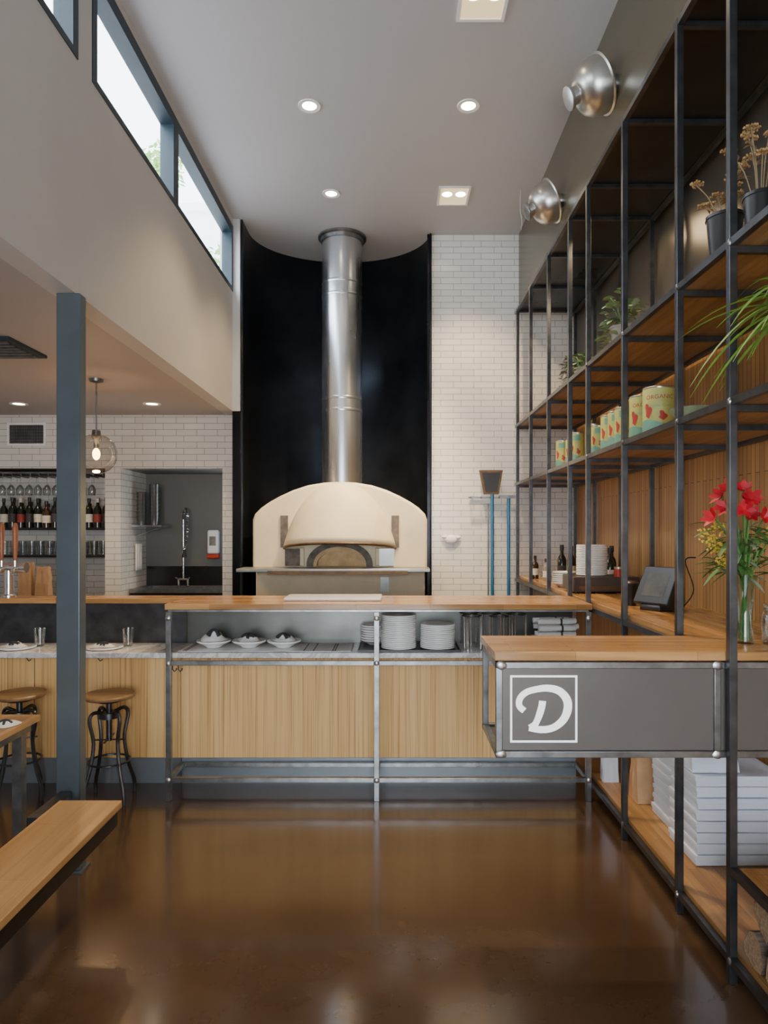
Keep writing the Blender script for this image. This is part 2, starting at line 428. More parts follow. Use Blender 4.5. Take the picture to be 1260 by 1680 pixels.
build(MB().box(-4.9,-1.392,4.605,4.62,.868,1.168),'riser_panel','darksteel',t)
for x in (-2.36,-1.9): 
    build(MB().tube([(x,4.4,.86),(x,4.4,.83),(x+.012,4.4,.815),(x+.025,4.4,.825)],.004,6),'bag_hook','darksteel',t)
t=bar_body('service_counter','combed wood service counter with welded steel tube frame below marble',-1.388,1.20)
for a,b in ((-1.388,-.103),(-.099,1.20)): build(MB().box(a,b,4.47,4.494,.17,.864),'front_panel','comb',t)
build(MB().box(-1.388,1.20,4.48,4.494,0,.165),'kick_plate','kick',t)
build(MB().box(-1.388,1.20,4.605,4.62,.868,1.168),'riser_panel','riser',t)
PX=(-1.374,-.101,1.196)
for x in PX: build(MB().box(x-.016,x+.016,4.168,4.2,0,1.157),'post','steel',t,bevel=.002)
for z in (.13,.845):
    for a,b in ((PX[0],PX[1]),(PX[1],PX[2])):
        build(MB().box(a+.016,b-.016,4.170,4.198,z-.014,z+.014),'rail','steel',t,bevel=.002)
for a,b in ((PX[0],PX[1]),(PX[1],PX[2])): build(MB().box(a+.016,b-.016,4.44,4.468,.116,.144),'rail','steel',t,bevel=.002)
for x in PX:
    build(MB().box(x-.014,x+.014,4.20,4.468,.116,.144),'rail','steel',t,bevel=.002)
    for z in (.845,.13,1.12):
        build(MB().blob((x,4.166,z),(.018,.006,.016),8,6,.2),'weld_bead','weld',t)
for x in (-1.345,-1.31):
    build(MB().tube([(x,4.165,.83),(x,4.16,.81),(x+.012,4.16,.797),(x+.024,4.16,.807),(x+.024,4.16,.818)],.004,6),'bag_hook','darksteel',t)
# ================================================================ SHELVING
sh=thing('steel_shelving','floor to soffit welded steel shelving with wood shelves along right wall','shelving',(1.5,4.0,0),W=True)
PD=[1.9,2.50,2.96,3.66,4.34,4.79,5.44,6.15,6.80]
XF=1.24; hw=.0145
for d in PD:
    build(MB().box(XF-hw,XF+hw,d-hw,d+hw,0,3.868),'post','darksteel',sh,bevel=.002)
    z0=1.21 if d>2.9 else 0
    build(MB().box(1.80,1.80+.028,d-hw,d+hw,z0,3.868),'rear_post','darksteel',sh)
for z in (.085,2.125,2.705,3.85):
    build(MB().box(XF-.013,XF+.013,1.6,4.33 if z<1 else 6.88,z-.014,z+.014),'rail','darksteel',sh)
    if z>1: build(MB().box(1.802,1.828,1.6,6.88,z-.03,z-.002),'rear_rail','darksteel',sh)
build(MB().box(XF-.013,XF+.013,2.93,6.88,1.15,1.178),'rail','darksteel',sh)
for d in PD:
    for z in (.07,2.10,2.68,3.845):
        if z<1 and d>4.4: continue
        build(MB().box(XF+hw,1.80,d-.012,d+.012,z-.012,z+.012),'cross_rail','darksteel',sh)
for d in PD[1:5]:
    for z in ((2.125,2.705,.085) if d!=4.34 else (2.125,2.705)):
        build(MB().blob((XF-.014,d-.012,z),(.008,.011,.014),8,6,.2),'weld_bead','steel',sh)
for z,a,b in ((2.115,1.6,6.88),(2.695,1.6,6.88),(.085,1.6,4.33)):
    build(MB().box(XF+.016,1.798,a,b,z,z+.033),'shelf','shelfwood',sh)
build(MB().box(XF+.016,1.798,1.6,2.47,.398,.43),'shelf','butcher_y',sh)
build(MB().box(XF-.013,XF+.013,1.6,2.485,.40,.428),'rail','darksteel',sh)
for a,b in zip([1.6]+PD,PD): 
    if b-a>.2: build(MB().box(XF+.02,1.80,a+.02,b-.02,3.856,3.868),'top_panel','blackpanel',sh)
SA=2.729; SB=2.149; S0=.119
t=tag(build(MB().box(1.262,1.797,2.93,6.88,1.172,ZT),'wood_worktop','butcher_y',bevel=.003),'long butcher block worktop inside the steel shelving on the right','worktop')
# ---------------------------------------------------------------- host stand (sign box)
hs=thing('host_stand','cantilevered steel box stand with wood top and white letter sign','host stand',(.9,2.7,.81),W=True)
build(MB().box(.375,1.84,2.50+.022,2.92,1.172,ZT),'wood_top','butcher_x',hs,bevel=.003)
zt,zb=1.155,.825; x0=.392; yf=2.535; yb=2.9
for (A,B) in (((x0,yf,zt),(1.80,yf,zt)),((x0,yf,zb),(1.80,yf,zb)),((x0,yb,zt),(1.22,yb,zt)),((x0,yb,zb),(1.22,yb,zb)),
              ((x0,yf,zb),(x0,yf,zt)),((x0,yb,zb),(x0,yb,zt)),((x0,yf,zt),(x0,yb,zt)),((x0,yf,zb),(x0,yb,zb)),((1.2,yf,zb),(1.2,yf,zt))):
    h=.012
    build(MB().box(min(A[0],B[0])-h,max(A[0],B[0])+h,min(A[1],B[1])-h,max(A[1],B[1])+h,min(A[2],B[2])-h,max(A[2],B[2])+h),'frame_tube','steel',hs,bevel=.002)
fp=build(MB().box(x0+.014,1.80,2.535,2.545,zb+.013,zt-.013),'front_panel','sign_steel',hs)
build(MB().box(x0+.014,1.22,2.55,2.89,zb-.01,zb+.0),'floor_panel','sign_steel',hs)
S=F/2.534
def sg(px,py): return (px-645)/S, 1.65-(py-872)/S
m=MB(); yq=2.5335
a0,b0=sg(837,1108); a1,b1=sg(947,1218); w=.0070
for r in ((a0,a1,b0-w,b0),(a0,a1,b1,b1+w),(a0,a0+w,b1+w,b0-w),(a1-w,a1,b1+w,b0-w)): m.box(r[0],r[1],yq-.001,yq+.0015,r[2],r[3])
lg=build(m,'sign_border','signglow',hs)
def ribbon(m,pts,ws,y0,y1):
    P=catmull([(q[0],q[1],0) for q in pts],8); n=len(P); L=[];R=[]
    for i,p in enumerate(P):
        t=(P[min(i+1,n-1)]-P[max(i-1,0)]).normalized(); nn=Vector((-t.y,t.x,0))
        k=i/(n-1)*(len(ws)-1); j=min(int(k),len(ws)-2); w_=(ws[j]+(ws[j+1]-ws[j])*(k-j))*1.12
        L.append(p+nn*w_/2); R.append(p-nn*w_/2)
    rows=[]
    for l,r in zip(L,R):
        row=[]
        for q,y in ((l,y0),(r,y0),(r,y1),(l,y1)):
            X,Z=sg(q.x,q.y); row.append(m.bm.verts.new((X,y,Z)))
        rows.append(row)
    for A,B in zip(rows,rows[1:]):
        for k in range(4): m.bm.faces.new((A[k],A[(k+1)%4],B[(k+1)%4],B[k]))
    m.bm.faces.new(rows[0]); m.bm.faces.new(rows[-1])
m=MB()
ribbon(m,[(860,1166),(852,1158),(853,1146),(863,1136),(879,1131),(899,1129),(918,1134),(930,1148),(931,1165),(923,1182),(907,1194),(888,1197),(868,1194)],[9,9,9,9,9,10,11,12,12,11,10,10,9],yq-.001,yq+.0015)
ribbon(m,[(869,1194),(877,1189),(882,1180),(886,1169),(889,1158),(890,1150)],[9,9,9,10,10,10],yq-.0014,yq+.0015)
build(m,'sign_letter','signglow',hs)
for x,z in ((.40,1.155),(.40,.825),(1.2,.825),(1.2,1.155)): build(MB().blob((x,2.522,z),(.02,.005,.016),8,6,.2),'weld_bead','weld',hs)
# ================================================================ OVEN
ov=thing('pizza_oven','cream plaster domed pizza oven with projecting hood in black niche','oven',(-.5,6.8,0),W=True)
ox=-.5
half=[(.82,1.31),(.82,1.76),(.80,1.815),(.74,1.875),(.66,1.93),(.56,1.985),(.44,2.04),(.30,2.085),(.15,2.11),(0,2.118)]
out=[(x,z) for x,z in half]+[(-x,z) for x,z in half[-2::-1]]
secs=[(6.40,.965,.965),(6.405,.985,.985),(6.43,1,1),(6.86,1,1),(7.0,.95,.995),(7.15,.85,.96),(7.3,.66,.85),(7.42,.35,.6)]
m=MB(); rings=[]
for D,sx,sz in secs: rings.append([m.bm.verts.new((ox+x*sx,D,1.31+(z-1.31)*sz)) for x,z in out])
for A,B in zip(rings,rings[1:]):
    for k in range(len(out)-1): m.bm.faces.new((A[k],A[k+1],B[k+1],B[k]))
    m.bm.faces.new((A[0],B[0],B[-1],A[-1]))
m.bm.faces.new(rings[-1])
F0=rings[0]
ar=[]; na=len(out)
hwid=.27
for k in range(na):
    a=PI*k/(na-1); ar.append(m.bm.verts.new((ox+hwid*math.cos(a),6.40,1.31+.01+.20*math.sin(a)**.8)))
ai=[m.bm.verts.new(v.co+Vector((0,.12,0))) for v in ar]
for k in range(na-1):
    m.bm.faces.new((F0[k],F0[k+1],ar[k+1],ar[k])); m.bm.faces.new((ar[k],ar[k+1],ai[k+1],ai[k]))
m.bm.faces.new((F0[0],ar[0],ar[-1],F0[-1]))
build(m,'dome','plaster',ov,angle=50)
build(MB().box(ox-.80,ox+.80,6.46,7.1,0,1.275),'base','plaster',ov,bevel=.01)
build(MB().box(ox+.38,ox+.46,6.453,6.46,1.08,1.22),'vent_grille','plate_steel',ov)
def arch(w,z0,h,n=24): return [(w*math.cos(PI*k/n), z0+h*math.sin(PI*k/n)**.85) for k in range(n+1)]
def ring_arch(m,wo,ho,wi,hi,z0,y0,y1,n=24):
    o=arch(wo,z0,ho,n); i=arch(wi,z0,hi,n)
    V=[[m.bm.verts.new((ox+p[0],y,p[1])) for p in q] for q in (o,i) for y in (y0,y1)]
    for k in range(n):
        m.bm.faces.new((V[0][k],V[0][k+1],V[2][k+1],V[2][k])); m.bm.faces.new((V[1][k],V[1][k+1],V[3][k+1],V[3][k]))
        m.bm.faces.new((V[0][k],V[0][k+1],V[1][k+1],V[1][k])); m.bm.faces.new((V[2][k],V[2][k+1],V[3][k+1],V[3][k]))
    for q in (0,n): m.bm.faces.new((V[0][q],V[1][q],V[3][q],V[2][q]))
m=MB(); ring_arch(m,.31,.235,.25,.185,1.322,6.37,6.42)
build(m,'mouth_arch','soot',ov)
m=MB(); ring_arch(m,.249,.184,.215,.15,1.322,6.39,6.43)
build(m,'brick_arch','brick',ov)
m=MB(); m.prism(arch(.214,1.322,.15),lambda x,z,y:Vector((ox+x,y,z)),6.45,6.47); build(m,'oven_door','brick',ov)
for sx in (-1,1):
    build(MB().box(ox+sx*.52-.035,ox+sx*.52+.035,6.385,6.405,1.50,1.80),'vent_slot','soot',ov)
    build(MB().box(ox+sx*.42-.09,ox+sx*.42+.09,6.375,6.405,1.325,1.50),'cheek_block','plaster',ov,bevel=.01)
    build(MB().box(ox+sx*.44-.07,ox+sx*.44+.07,6.368,6.375,1.33,1.49),'soot_panel','soot' if sx<0 else 'plate_steel',ov)
# hood : flares towards its lip
def hood(u,v):
    a=PI*u; zr=1.500+.055*math.sin(a); k=math.sin(v*PI/2)**.95
    c=math.cos(v*PI/2)
    w_=(c**.95)*.43+.09*(1-v)**3; b_=(c**.9)*.30+.09*(1-v)**3
    return Vector((ox+w_*math.cos(a),6.41-b_*math.sin(a),zr+(2.105-zr)*k))
build(MB().grid(hood,41,22),'hood','plaster',ov,solid=.018,angle=60)
m=MB(); m.tube([hood(k/40,0)+Vector((0,-.010,-.008)) for k in range(41)],.012,8); build(m,'hood_rim','bronze',ov)
build(MB().box(ox-.90,ox+.83,6.08,6.40,1.288,1.318),'ledge','plate_steel',ov,bevel=.004)
build(MB().box(ox-.62,ox+.63,6.07,6.079,1.27,1.30),'ledge_lip','bronze',ov)
fl=thing('flue_pipe','tall stainless steel flue pipe rising from the oven to the ceiling','flue',(-.52,6.97,2.12),W=True)
fx,fy=-.52,6.97
build(MB().lathe([(0,2.12),(.204,2.12),(.204,4.62),(0,4.62)],(fx,fy,0),48),'pipe','stainless',fl)
for z in (4.16,4.03,2.99,2.87): build(MB().lathe([(.203,z-.014),(.208,z-.014),(.211,z),(.208,z+.014),(.203,z+.014)],(fx,fy,0),48),'band','stainless',fl)
build(MB().lathe([(.206,4.585),(.215,4.588),(.22,4.62),(.245,4.63),(.245,4.645),(.19,4.645)],(fx,fy,0),48),'ceiling_collar','steel',fl)
# ================================================================ LIGHT FITTINGS
def lamp(kind,name,loc,energy,col,size=.1,spot=None,rot=(0,0,0),blend=.6,sy=None):
    l=bpy.data.lights.new(name,kind); l.energy=energy; l.color=col
    if kind=='AREA':
        l.size=size
        if sy: l.shape='RECTANGLE'; l.size_y=sy
    else: l.shadow_soft_size=size
    if kind=='SPOT': l.spot_size=math.radians(spot); l.spot_blend=blend
    o=bpy.data.objects.new(name,l); C.objects.link(o); o.location=loc; o.rotation_euler=rot; return o
def aim(loc,tgt): return (Vector(tgt)-Vector(loc)).to_track_quat('-Z','Y').to_euler()
WARM=(1,.74,.43)
dl=thing('recessed_downlight','round recessed ceiling downlight','light')
build(MB().lathe([(.052,-.004),(.078,-.006),(.08,0),(.08,.001),(.05,.001)],(0,0,0),32),'trim_ring','white',dl)
build(MB().lathe([(0,-.0015),(.051,-.0015)],(0,0,0),32),'lamp_lens','bulb',dl)
DL=[(-.59,4.81,CH,'round recessed downlight, nearer one left of centre on high ceiling'),(.53,4.81,CH,'round recessed downlight, the one right of centre on high ceiling'),
    (-.55,6.06,CH,'round recessed downlight in front of the flue pipe'),(-3.4,6.2,LH,'round downlight in low ceiling above the bar, leftmost'),(-2.19,6.2,LH,'round downlight in low ceiling beside the pendant globe')]
for x,y,z,lb in DL:
    o=place(dl,used,(x,y,z),0,lb,'recessed downlights')
    lamp('SPOT','downlight_beam',(x,y,z-.03),120 if z>4 else 40,WARM,.05,100,(0,0,0))
sq=thing('square_downlight','square recessed double spotlight in ceiling','light')
m=MB()
for r in ((-.14,.14,-.17,-.15),(-.14,.14,.15,.17),(-.14,-.12,-.15,.15),(.12,.14,-.15,.15)): m.box(r[0],r[1],r[2],r[3],-.008,.0)
build(m,'trim_frame','white',sq)
build(MB().box(-.12,.12,-.15,.15,-.003,0),'reflector','glowmetal',sq)
for x in (-.06,.06): build(MB().lathe([(0,-.008),(.03,-.008),(.045,-.0035)],(x,-.03,0),20),'lamp_lens','bulb',sq)
for x,y,lb in ((.54,6.1,'square recessed double spotlight near the flue end of ceiling'),(.51,3.84,'square recessed double spotlight at the top edge of the view')):
    place(sq,used,(x,y,CH),0,lb,'square recessed spotlights')
lamp('SPOT','square_beam_oven',(.54,5.4,CH-.06),680,WARM,.05,60,aim((.54,5.4,CH),(-.35,6.5,1.5)),.7)
lamp('SPOT','square_beam_shelf',(.54,6.1,CH-.03),220,WARM,.05,90,aim((.54,6.1,CH),(1.0,6.3,1.2)))
lamp('SPOT','square_beam_floor',(.51,3.86,CH-.03),240,WARM,.05,90,aim((.51,3.86,CH),(.2,4.0,0)))
# wall lamps
for i,(D,Z,lb) in enumerate(((3.95,4.24,'spun metal dome wall lamp, the nearer and larger one high on the right'),(5.2,4.17,'spun metal dome wall lamp, the farther one high on the right'))):
    t=thing('wall_lamp',lb,'wall lamp',(XR,D,Z),0,group='dome wall lamps')
    R=Matrix.Rotation(math.radians(-90),4,'Y'); T=Matrix.Rotation(math.radians(-24),4,'Y')
    Q=Matrix.Diagonal((.86,.86,.90,1))
    RR=(T@R@Q).to_3x3().to_4x4()
    build(MB().lathe([(0,0),(.05,0),(.05,.03),(0,.03)],(0,0,0),24,R),'wall_plate','alu',t)
    o=(-.062,0,.0)
    build(MB().lathe([(.17,0),(.193,.0),(.195,.008),(.182,.015),(.18,.055),(.17,.095),(.150,.13),(.12,.155),(.085,.17),(.06,.174),(.0,.174)],o,40,RR),'dome_shade','alu',t)
    build(MB().lathe([(.058,.172),(.055,.21),(.06,.216),(.076,.218),(.078,.225),(.076,.238),(.058,.242),(0,.242)],o,32,RR),'lamp_neck','alu',t)
    build(MB().lathe([(0,-.02),(.17,-.0),(0,.01)],o,32,RR),'back_disc','alu',t)
# pendant
gp=at(158,745,5.2)
t=thing('pendant_lamp','clear glass globe pendant lamp with glowing bulb behind the column','pendant lamp',gp,W=True)
x,y,z=gp
build(MB().lathe([(0,LH),(.055,LH),(.05,LH-.02),(.012,LH-.03),(0,LH-.03)],(x,y,0)),'ceiling_canopy','steel',t)
build(MB().cyl((x,y,LH-.03),(x,y,z+.18),.006),'rod','steel',t)
build(MB().lathe([(0,.185),(.03,.18),(.035,.13),(.02,.11),(.02,.05),(0,.05)],(x,y,z)),'socket','steel',t)
build(MB().lathe([(.04,.14)]+[(.152*math.sin(a),.152*math.cos(a)) for a in [PI*(.12+.88*k/20) for k in range(20)]]+[(0,-.152)],(x,y,z),36),'globe','globe',t)
build(MB().blob((x,y,z),(.028,.028,.045),16,10),'bulb','bulb2',t)
lamp('POINT','pendant_light',(x,y,z-.22),14,(1,.6,.3),.05)
tag(build(MB().tube(catmull([(1.12,6.0,CH),(1.115,6.0,4.5),(1.13,6.0,4.38),(1.125,6.0,4.3)],5),.002,5),'loose_wire','white'),'thin pale wire hanging from ceiling beside the square spotlight','wire')
# vents
t=thing('air_vent','white slotted air grille high on the left tiled wall','vent',(0,0,0))
g0=at(12,694,6.79); g1=at(75,731,6.79); OFF[t.name]=Vector((g0.x,6.79,g1.z)); t.location=OFF[t.name]
m=MB(); w=.02
m.box(g0.x,g1.x,6.785,6.799,g0.z-w,g0.z); m.box(g0.x,g1.x,6.785,6.799,g1.z,g1.z+w); m.box(g0.x,g0.x+w,6.785,6.799,g1.z+w,g0.z-w); m.box(g1.x-w,g1.x,6.785,6.799,g1.z+w,g0.z-w)
build(m,'frame','white',t); m=MB()
k=g0.x+w+.006
while k<g1.x-w: m.box(k,k+.006,6.788,6.797,g1.z+w,g0.z-w); k+=.016
for q in range(1,6): zz=g1.z+w+(g0.z-g1.z-2*w)*q/6; m.box(g0.x+w,g1.x-w,6.789,6.796,zz-.002,zz+.002)
build(m,'louvre','steel',t)
build(MB().box(g0.x+w,g1.x-w,6.7975,6.7995,g1.z+w,g0.z-w),'backing','blackplastic',t)
t=thing('ceiling_vent','dark square vent in the low ceiling at the left edge','vent',(-2.55,4.3,LH-.02),W=True)
build(MB().box(-2.8,-2.28,4.05,4.5,LH-.02,LH-.001),'frame','winframe',t)
m=MB()
for q in range(6): m.box(-2.76,-2.32,4.09+q*.065,4.13+q*.065,LH-.028,LH-.0205)
build(m,'louvre','steel',t)
# ================================================================ FURNITURE LEFT
t=thing('bench','long oak bench top on dark steel base at lower left','bench',(-1.36,1.9,0),W=True)
build(MB().box(-1.49,-1.21,.6,3.05,.418,.45),'seat','bench',t,bevel=.004)
build(MB().box(-1.475,-1.225,.62,3.035,.345,.417),'apron','blackpanel',t)
build(MB().box(-1.60,-1.55,3.036,3.284,.36,.40),'support_arm','darksteel',t)
build(MB().box(-1.60,-1.476,2.98,3.035,.36,.40),'support_arm','darksteel',t)
for y in (.7,1.5): build(MB().box(-1.475,-1.435,y,y+.04,0,.344),'leg','darksteel',t)
t=thing('dining_table','oak dining table with grey steel legs at the left edge','table',(-2.2,2.9,0),W=True)
build(MB().box(-2.7,-1.735,2.2,3.36,.72,.75),'tabletop','bench',t,bevel=.003)
build(MB().box(-2.66,-1.76,2.24,3.32,.68,.719),'apron','steel',t)
for x in (-1.82,-2.63):
    for y in (2.28,3.26): build(MB().box(x,x+.045,y,y+.045,0,.68),'leg','steel',t)
def cloth_blob(m,c,rx,ry,h,seed=0,n=22):
    def fn(u,v):
        a=2*PI*u; r=v
        p=Vector((math.cos(a)*r,math.sin(a)*r,0))
        z=h*(1-r**2.2)*(0.75+.5*noise.noise(p*2.3+Vector((seed,0,0))))+h*.35*abs(noise.noise(p*6+Vector((0,seed,0))))*(1-r*.8)
        w=1+.25*noise.noise(p*1.7+Vector((0,0,seed)))
        return Vector((c[0]+p.x*rx*w,c[1]+p.y*ry*w,c[2]+max(0,z)))
    m.grid(fn,n,12,True); return m
def napkin(c,rx,ry,h,seed,lab,group,dark=.006):
    t=thing('napkin',lab,'napkin',c,0,group)
    build(cloth_blob(MB(),(0,0,.001),rx,ry,h,seed),'cloth','cloth',t,angle=80)
    for k in range(3):
        a=seed+k*1.9; pts=[]
        for q in range(7):
            f=(q/6-.5)*1.5; pts.append(Vector((math.cos(a)*f*rx*.7-math.sin(a)*.2*rx*(k-1),math.sin(a)*f*ry*.7-ry*.2,h*1.02*(1-abs(f)**2*.9)+.002)))
        build(MB().tube(pts,dark,5),'stripe','stripe',t)
    return t
napkin((-1.80,3.18,.751),.06,.06,.02,3.1,'white folded napkin on the oak dining table','napkins')
# stools
st=thing('bar_stool','round wood seat industrial stool','stool')
build(MB().lathe([(0,.622),(.14,.622),(.152,.63),(.154,.642),(.148,.65),(.10,.646),(0,.643)],(0,0,0),40),'seat','seat',st)
build(MB().lathe([(0,.600),(.07,.600),(.075,.607),(.075,.621),(0,.621)],(0,0,0),24),'seat_plate','darksteel',st)
build(MB().lathe([(0,.36),(.018,.36),(.018,.6),(0,.6)],(0,0,0),12),'screw_post','darksteel',st)
build(MB().lathe([(.0,.50),(.06,.50),(.06,.535),(.0,.535)],(0,0,0),20),'hub','darksteel',st)
for k in range(4):
    a=PI/4+k*PI/2
    pts=catmull([(math.cos(a)*r,math.sin(a)*r,z) for r,z in ((.04,.535),(.10,.545),(.125,.50),(.10,.36),(.125,.2),(.165,.08),(.17,0.0))],5)
    build(MB().tube(pts,.0115,8),'leg','darksteel',st)
build(MB().tube([(math.cos(2*PI*k/32)*.122,math.sin(2*PI*k/32)*.122,.235) for k in range(32)],.007,6,True),'footrest_ring','darksteel',st)
build(MB().box(-.10,.10,-.004,.004,.36,.368),'brace','darksteel',st); build(MB().box(-.004,.004,-.10,.10,.369,.377),'brace','darksteel',st)
place(st,used,(-1.755,4.22,0),.1,'round wood seat stool just right of the steel column','bar stools')
place(st,used,(-2.32,4.24,0),.5,'round wood seat stool left of the steel column, behind the table','bar stools')
# ================================================================ COUNTER ITEMS
pl=thing('plate','white plate','plate')
build(MB().lathe([(0,.0),(.07,0),(.098,.0015),(.110,.0035),(.1125,.006),(.1125,.0105),(.110,.0135),(.104,.0135),(.066,.006),(.058,.0045),(0,.0045)],(0,0,0),36),'dish','ceramic',pl)
def plate_stack(x,y,z,n,sc,lab,grp,dz=.0112):
    for k in range(n):
        j=n-1-k
        o=place(pl,used,(x+random.uniform(-.001,.001),y+random.uniform(-.001,.001),z+k*dz*sc),0,('topmost white plate of the '+lab) if j==0 else 'white plate, %s from top of the %s'%(ORD[j],lab),grp,sc)
tr=thing('tray','flat black tray under the plate stacks on the marble','tray',(.11,4.40,ZM),W=True)
build(MB().box(-.22,.42,4.235,4.59,ZM+.001,ZM+.006),'base','blackplastic',tr)
m=MB()
for r in ((-.22,.42,4.235,4.24),(-.22,.42,4.585,4.59),(-.22,-.215,4.24,4.585),(.415,.42,4.24,4.585)): m.box(r[0],r[1],r[2],r[3],ZM+.006,ZM+.014)
build(m,'lip','blackplastic',tr)
plate_stack(.035,4.365,ZM+.008,18,1.0,'tall stack on black tray','tall plate stack',.0118)
plate_stack(.285,4.37,ZM+.008,13,1.0,'shorter stack on black tray','short plate stack',.0118)
bw=thing('bowl','white bowl','bowl')
build(MB().lathe([(0,0),(.045,0),(.05,.006),(.088,.028),(.104,.034),(.108,.038),(.108,.046),(.102,.047),(.085,.038),(.045,.010),(0,.010)],(0,0,0),32),'dish','ceramic',bw)
RN=thing('table_runner','white cotton runner with thin grey stripes at its ends on the marble','cloth',(-.82,4.4,ZM),W=True)
def rn(u,v):
    x=-1.34+u*1.08; y=4.245+v*.30
    return Vector((x,y,ZM+.004+.002*noise.noise(Vector((x*9,y*9,0)))))
build(MB().grid(rn,50,14),'cloth','cloth',RN,solid=.003,angle=80)
for x in (-1.31,-1.295,-.56,-.50,-.38,-.365): build(MB().box(x,x+.005,4.246,4.544,ZM+.0062,ZM+.0072),'stripe','stripe',RN)
for i,(x,nm) in enumerate(((-1.151,'leftmost'),(-.925,'middle'),(-.700,'rightmost'))):
    place(bw,used,(x,4.385,ZM+.008),0,'white bowl holding a striped napkin, %s of three on runner'%nm,'napkin bowls')
    napkin((x,4.385,ZM+.050),.080,.07,.065 if i==0 else .04,2.3+i*3.7,'crumpled white and charcoal napkin in the %s bowl'%nm,'napkins in bowls',.011)
for k in range(7):
    j=6-k
    place(bw,used,(-.125,4.50,ZM+.007+k*.0155),0,('topmost white bowl of the stack behind the plates') if j==0 else 'white bowl, %s from top of the stack behind the plates'%ORD[j],'bowl stack',.84)
# left settings
for i,(px,gx,nm) in enumerate(((28,65,'left of the steel column'),(172,210,'right of the steel column'))):
    c=at(px,1058,4.38); 
    place(pl,used,(c.x,4.38,ZM+.001),0,'white plate with napkin on marble bar %s'%nm,'place setting plates')
    napkin((c.x-.01,4.38,ZM+.009),.075,.045,.03,5.1+i*2.2,'folded white napkin on the plate %s'%nm,'place setting napkins')
    f=thing('fork','steel fork across the plate %s'%nm,'fork',(c.x+.03,4.29,ZM+.017),.5,'forks')
    build(MB().tube([(-.08,0,.0),(-.02,0,.004),(.04,0,.0)],[.004,.0025,.003],6),'handle','chrome',f)
    m=MB(); m.box(.036,.045,-.007,.007,-.001,.001)
    for q in (-.006,-.002,.002,.006): m.box(.04,.09,q-.0008,q+.0008,-.001,.001)
    build(m,'tines','chrome',f)
    g=at(gx,1055,4.47)
    gl=thing('tumbler','clear glass tumbler on marble bar %s'%nm,'glass',(g.x,4.47,ZM+.001),0,'tumblers')
    build(MB().lathe([(0,0),(.028,0),(.038,.115),(.0365,.115),(.0265,.006),(0,.006)],(0,0,0),24),'body','glass',gl)
# wire stands
ws=thing('wire_stand','wire pizza stand','stand')
R_=.06
build(MB().tube([(math.cos(2*PI*k/28)*R_,math.sin(2*PI*k/28)*R_,.215) for k in range(28)],.004,6,True),'top_ring','darksteel',ws)
for k in range(3):
    a=PI/2+k*2*PI/3; b=a+.35
    P=[(math.cos(a)*R_,math.sin(a)*R_,.215),(math.cos(a)*R_*.97,math.sin(a)*R_*.97,.11),(math.cos(a)*R_*.95,math.sin(a)*R_*.95,.006),(math.cos(b)*R_*.95,math.sin(b)*R_*.95,.004),(math.cos(b)*R_*.97,math.sin(b)*R_*.97,.11),(math.cos(b)*R_,math.sin(b)*R_,.215)]
    build(MB().tube(P,.004,6),'leg','chrome',ws)
for i,(x,y) in enumerate(((.50,4.33),(.64,4.47),(.67,4.31),(.80,4.42),(.50,4.50))):
    place(ws,used,(x,y,ZM+.001),i*.7,['nearest wire stand beside the shorter plate stack','wire pizza stand at the middle back of its cluster','wire pizza stand at the middle front of its cluster','rightmost wire pizza stand under the wood bar top','wire pizza stand at the back left of its cluster'][i],'wire pizza stands')
# napkin rolls
ro=thing('cutlery_roll','white rolled napkin','napkin roll')
def rl(u,v):
    a=2*PI*u; r=.0175*(1+.12*math.sin(3*a+v*5)); return Vector(((v-.5)*.23,r*math.cos(a),.0185+r*math.sin(a)))
build(MB().grid(rl,14,8,True),'cloth','cloth',ro,angle=80)
build(MB().lathe([(.0200,-.006),(.0200,.006)],(.03,0,.0185),14,Matrix.Rotation(PI/2,4,'Y')),'paper_band','stripe',ro)
for lay,(n,z) in enumerate(((6,0),(5,.040),(5,.080),(4,.120),(3,.160))):
    for k in range(n):
        place(ro,used,(1.045+random.uniform(-.03,.03),4.27+.044*k+.022*(lay%2)+(.04 if lay>3 else 0),ZM+.002+z),random.uniform(-.05,.05),'white cutlery roll, %s from the front in the %s layer of pile'%(ORD[k].replace('topmost','first'),('bottom','second','middle','fourth','top')[lay]),'cutlery rolls under the bar top')
tag(build(MB().box(-.70,-.075,4.36,4.62,ZT+.001,ZT+.022),'sheet_tray','ceramic',bevel=.006),'low white rectangular tray lying on the wood bar top','tray')
# beer tower
b=at(22,980,4.65)
t=thing('beer_tower','chrome beer tap tower with red-brown handle at left end of bar','beer tap',(b.x,4.65,ZT),0)
build(MB().lathe([(0,0),(.05,0),(.05,.012),(.032,.02),(.032,.20),(0,.20)],(-.03,0,0),24),'column','chrome',t)
build(MB().tube([(-.16,0,.20),(.09,0,.20)],.036,20),'crossbar','chrome',t)
for x in (-.12,-.04,.05):
    build(MB().tube([(x,-.03,.20),(x,-.09,.20),(x,-.11,.16)],.010,8),'spout','chrome',t)
    build(MB().tube([(x,-.07,.21),(x,-.07,.25)],.006,8),'lever','chrome',t)
    build(MB().lathe([(0,.25),(.010,.25),(.017,.36),(.019,.47),(.012,.50),(0,.505)],(x,-.07,0),14),'tap_handle','woodtap',t)
tag(build(MB().box(-4.5,-2.9,6.2,6.75,0,1.0),'back_counter','greywall',bevel=.005),'low grey work counter behind the bar on the left','counter')
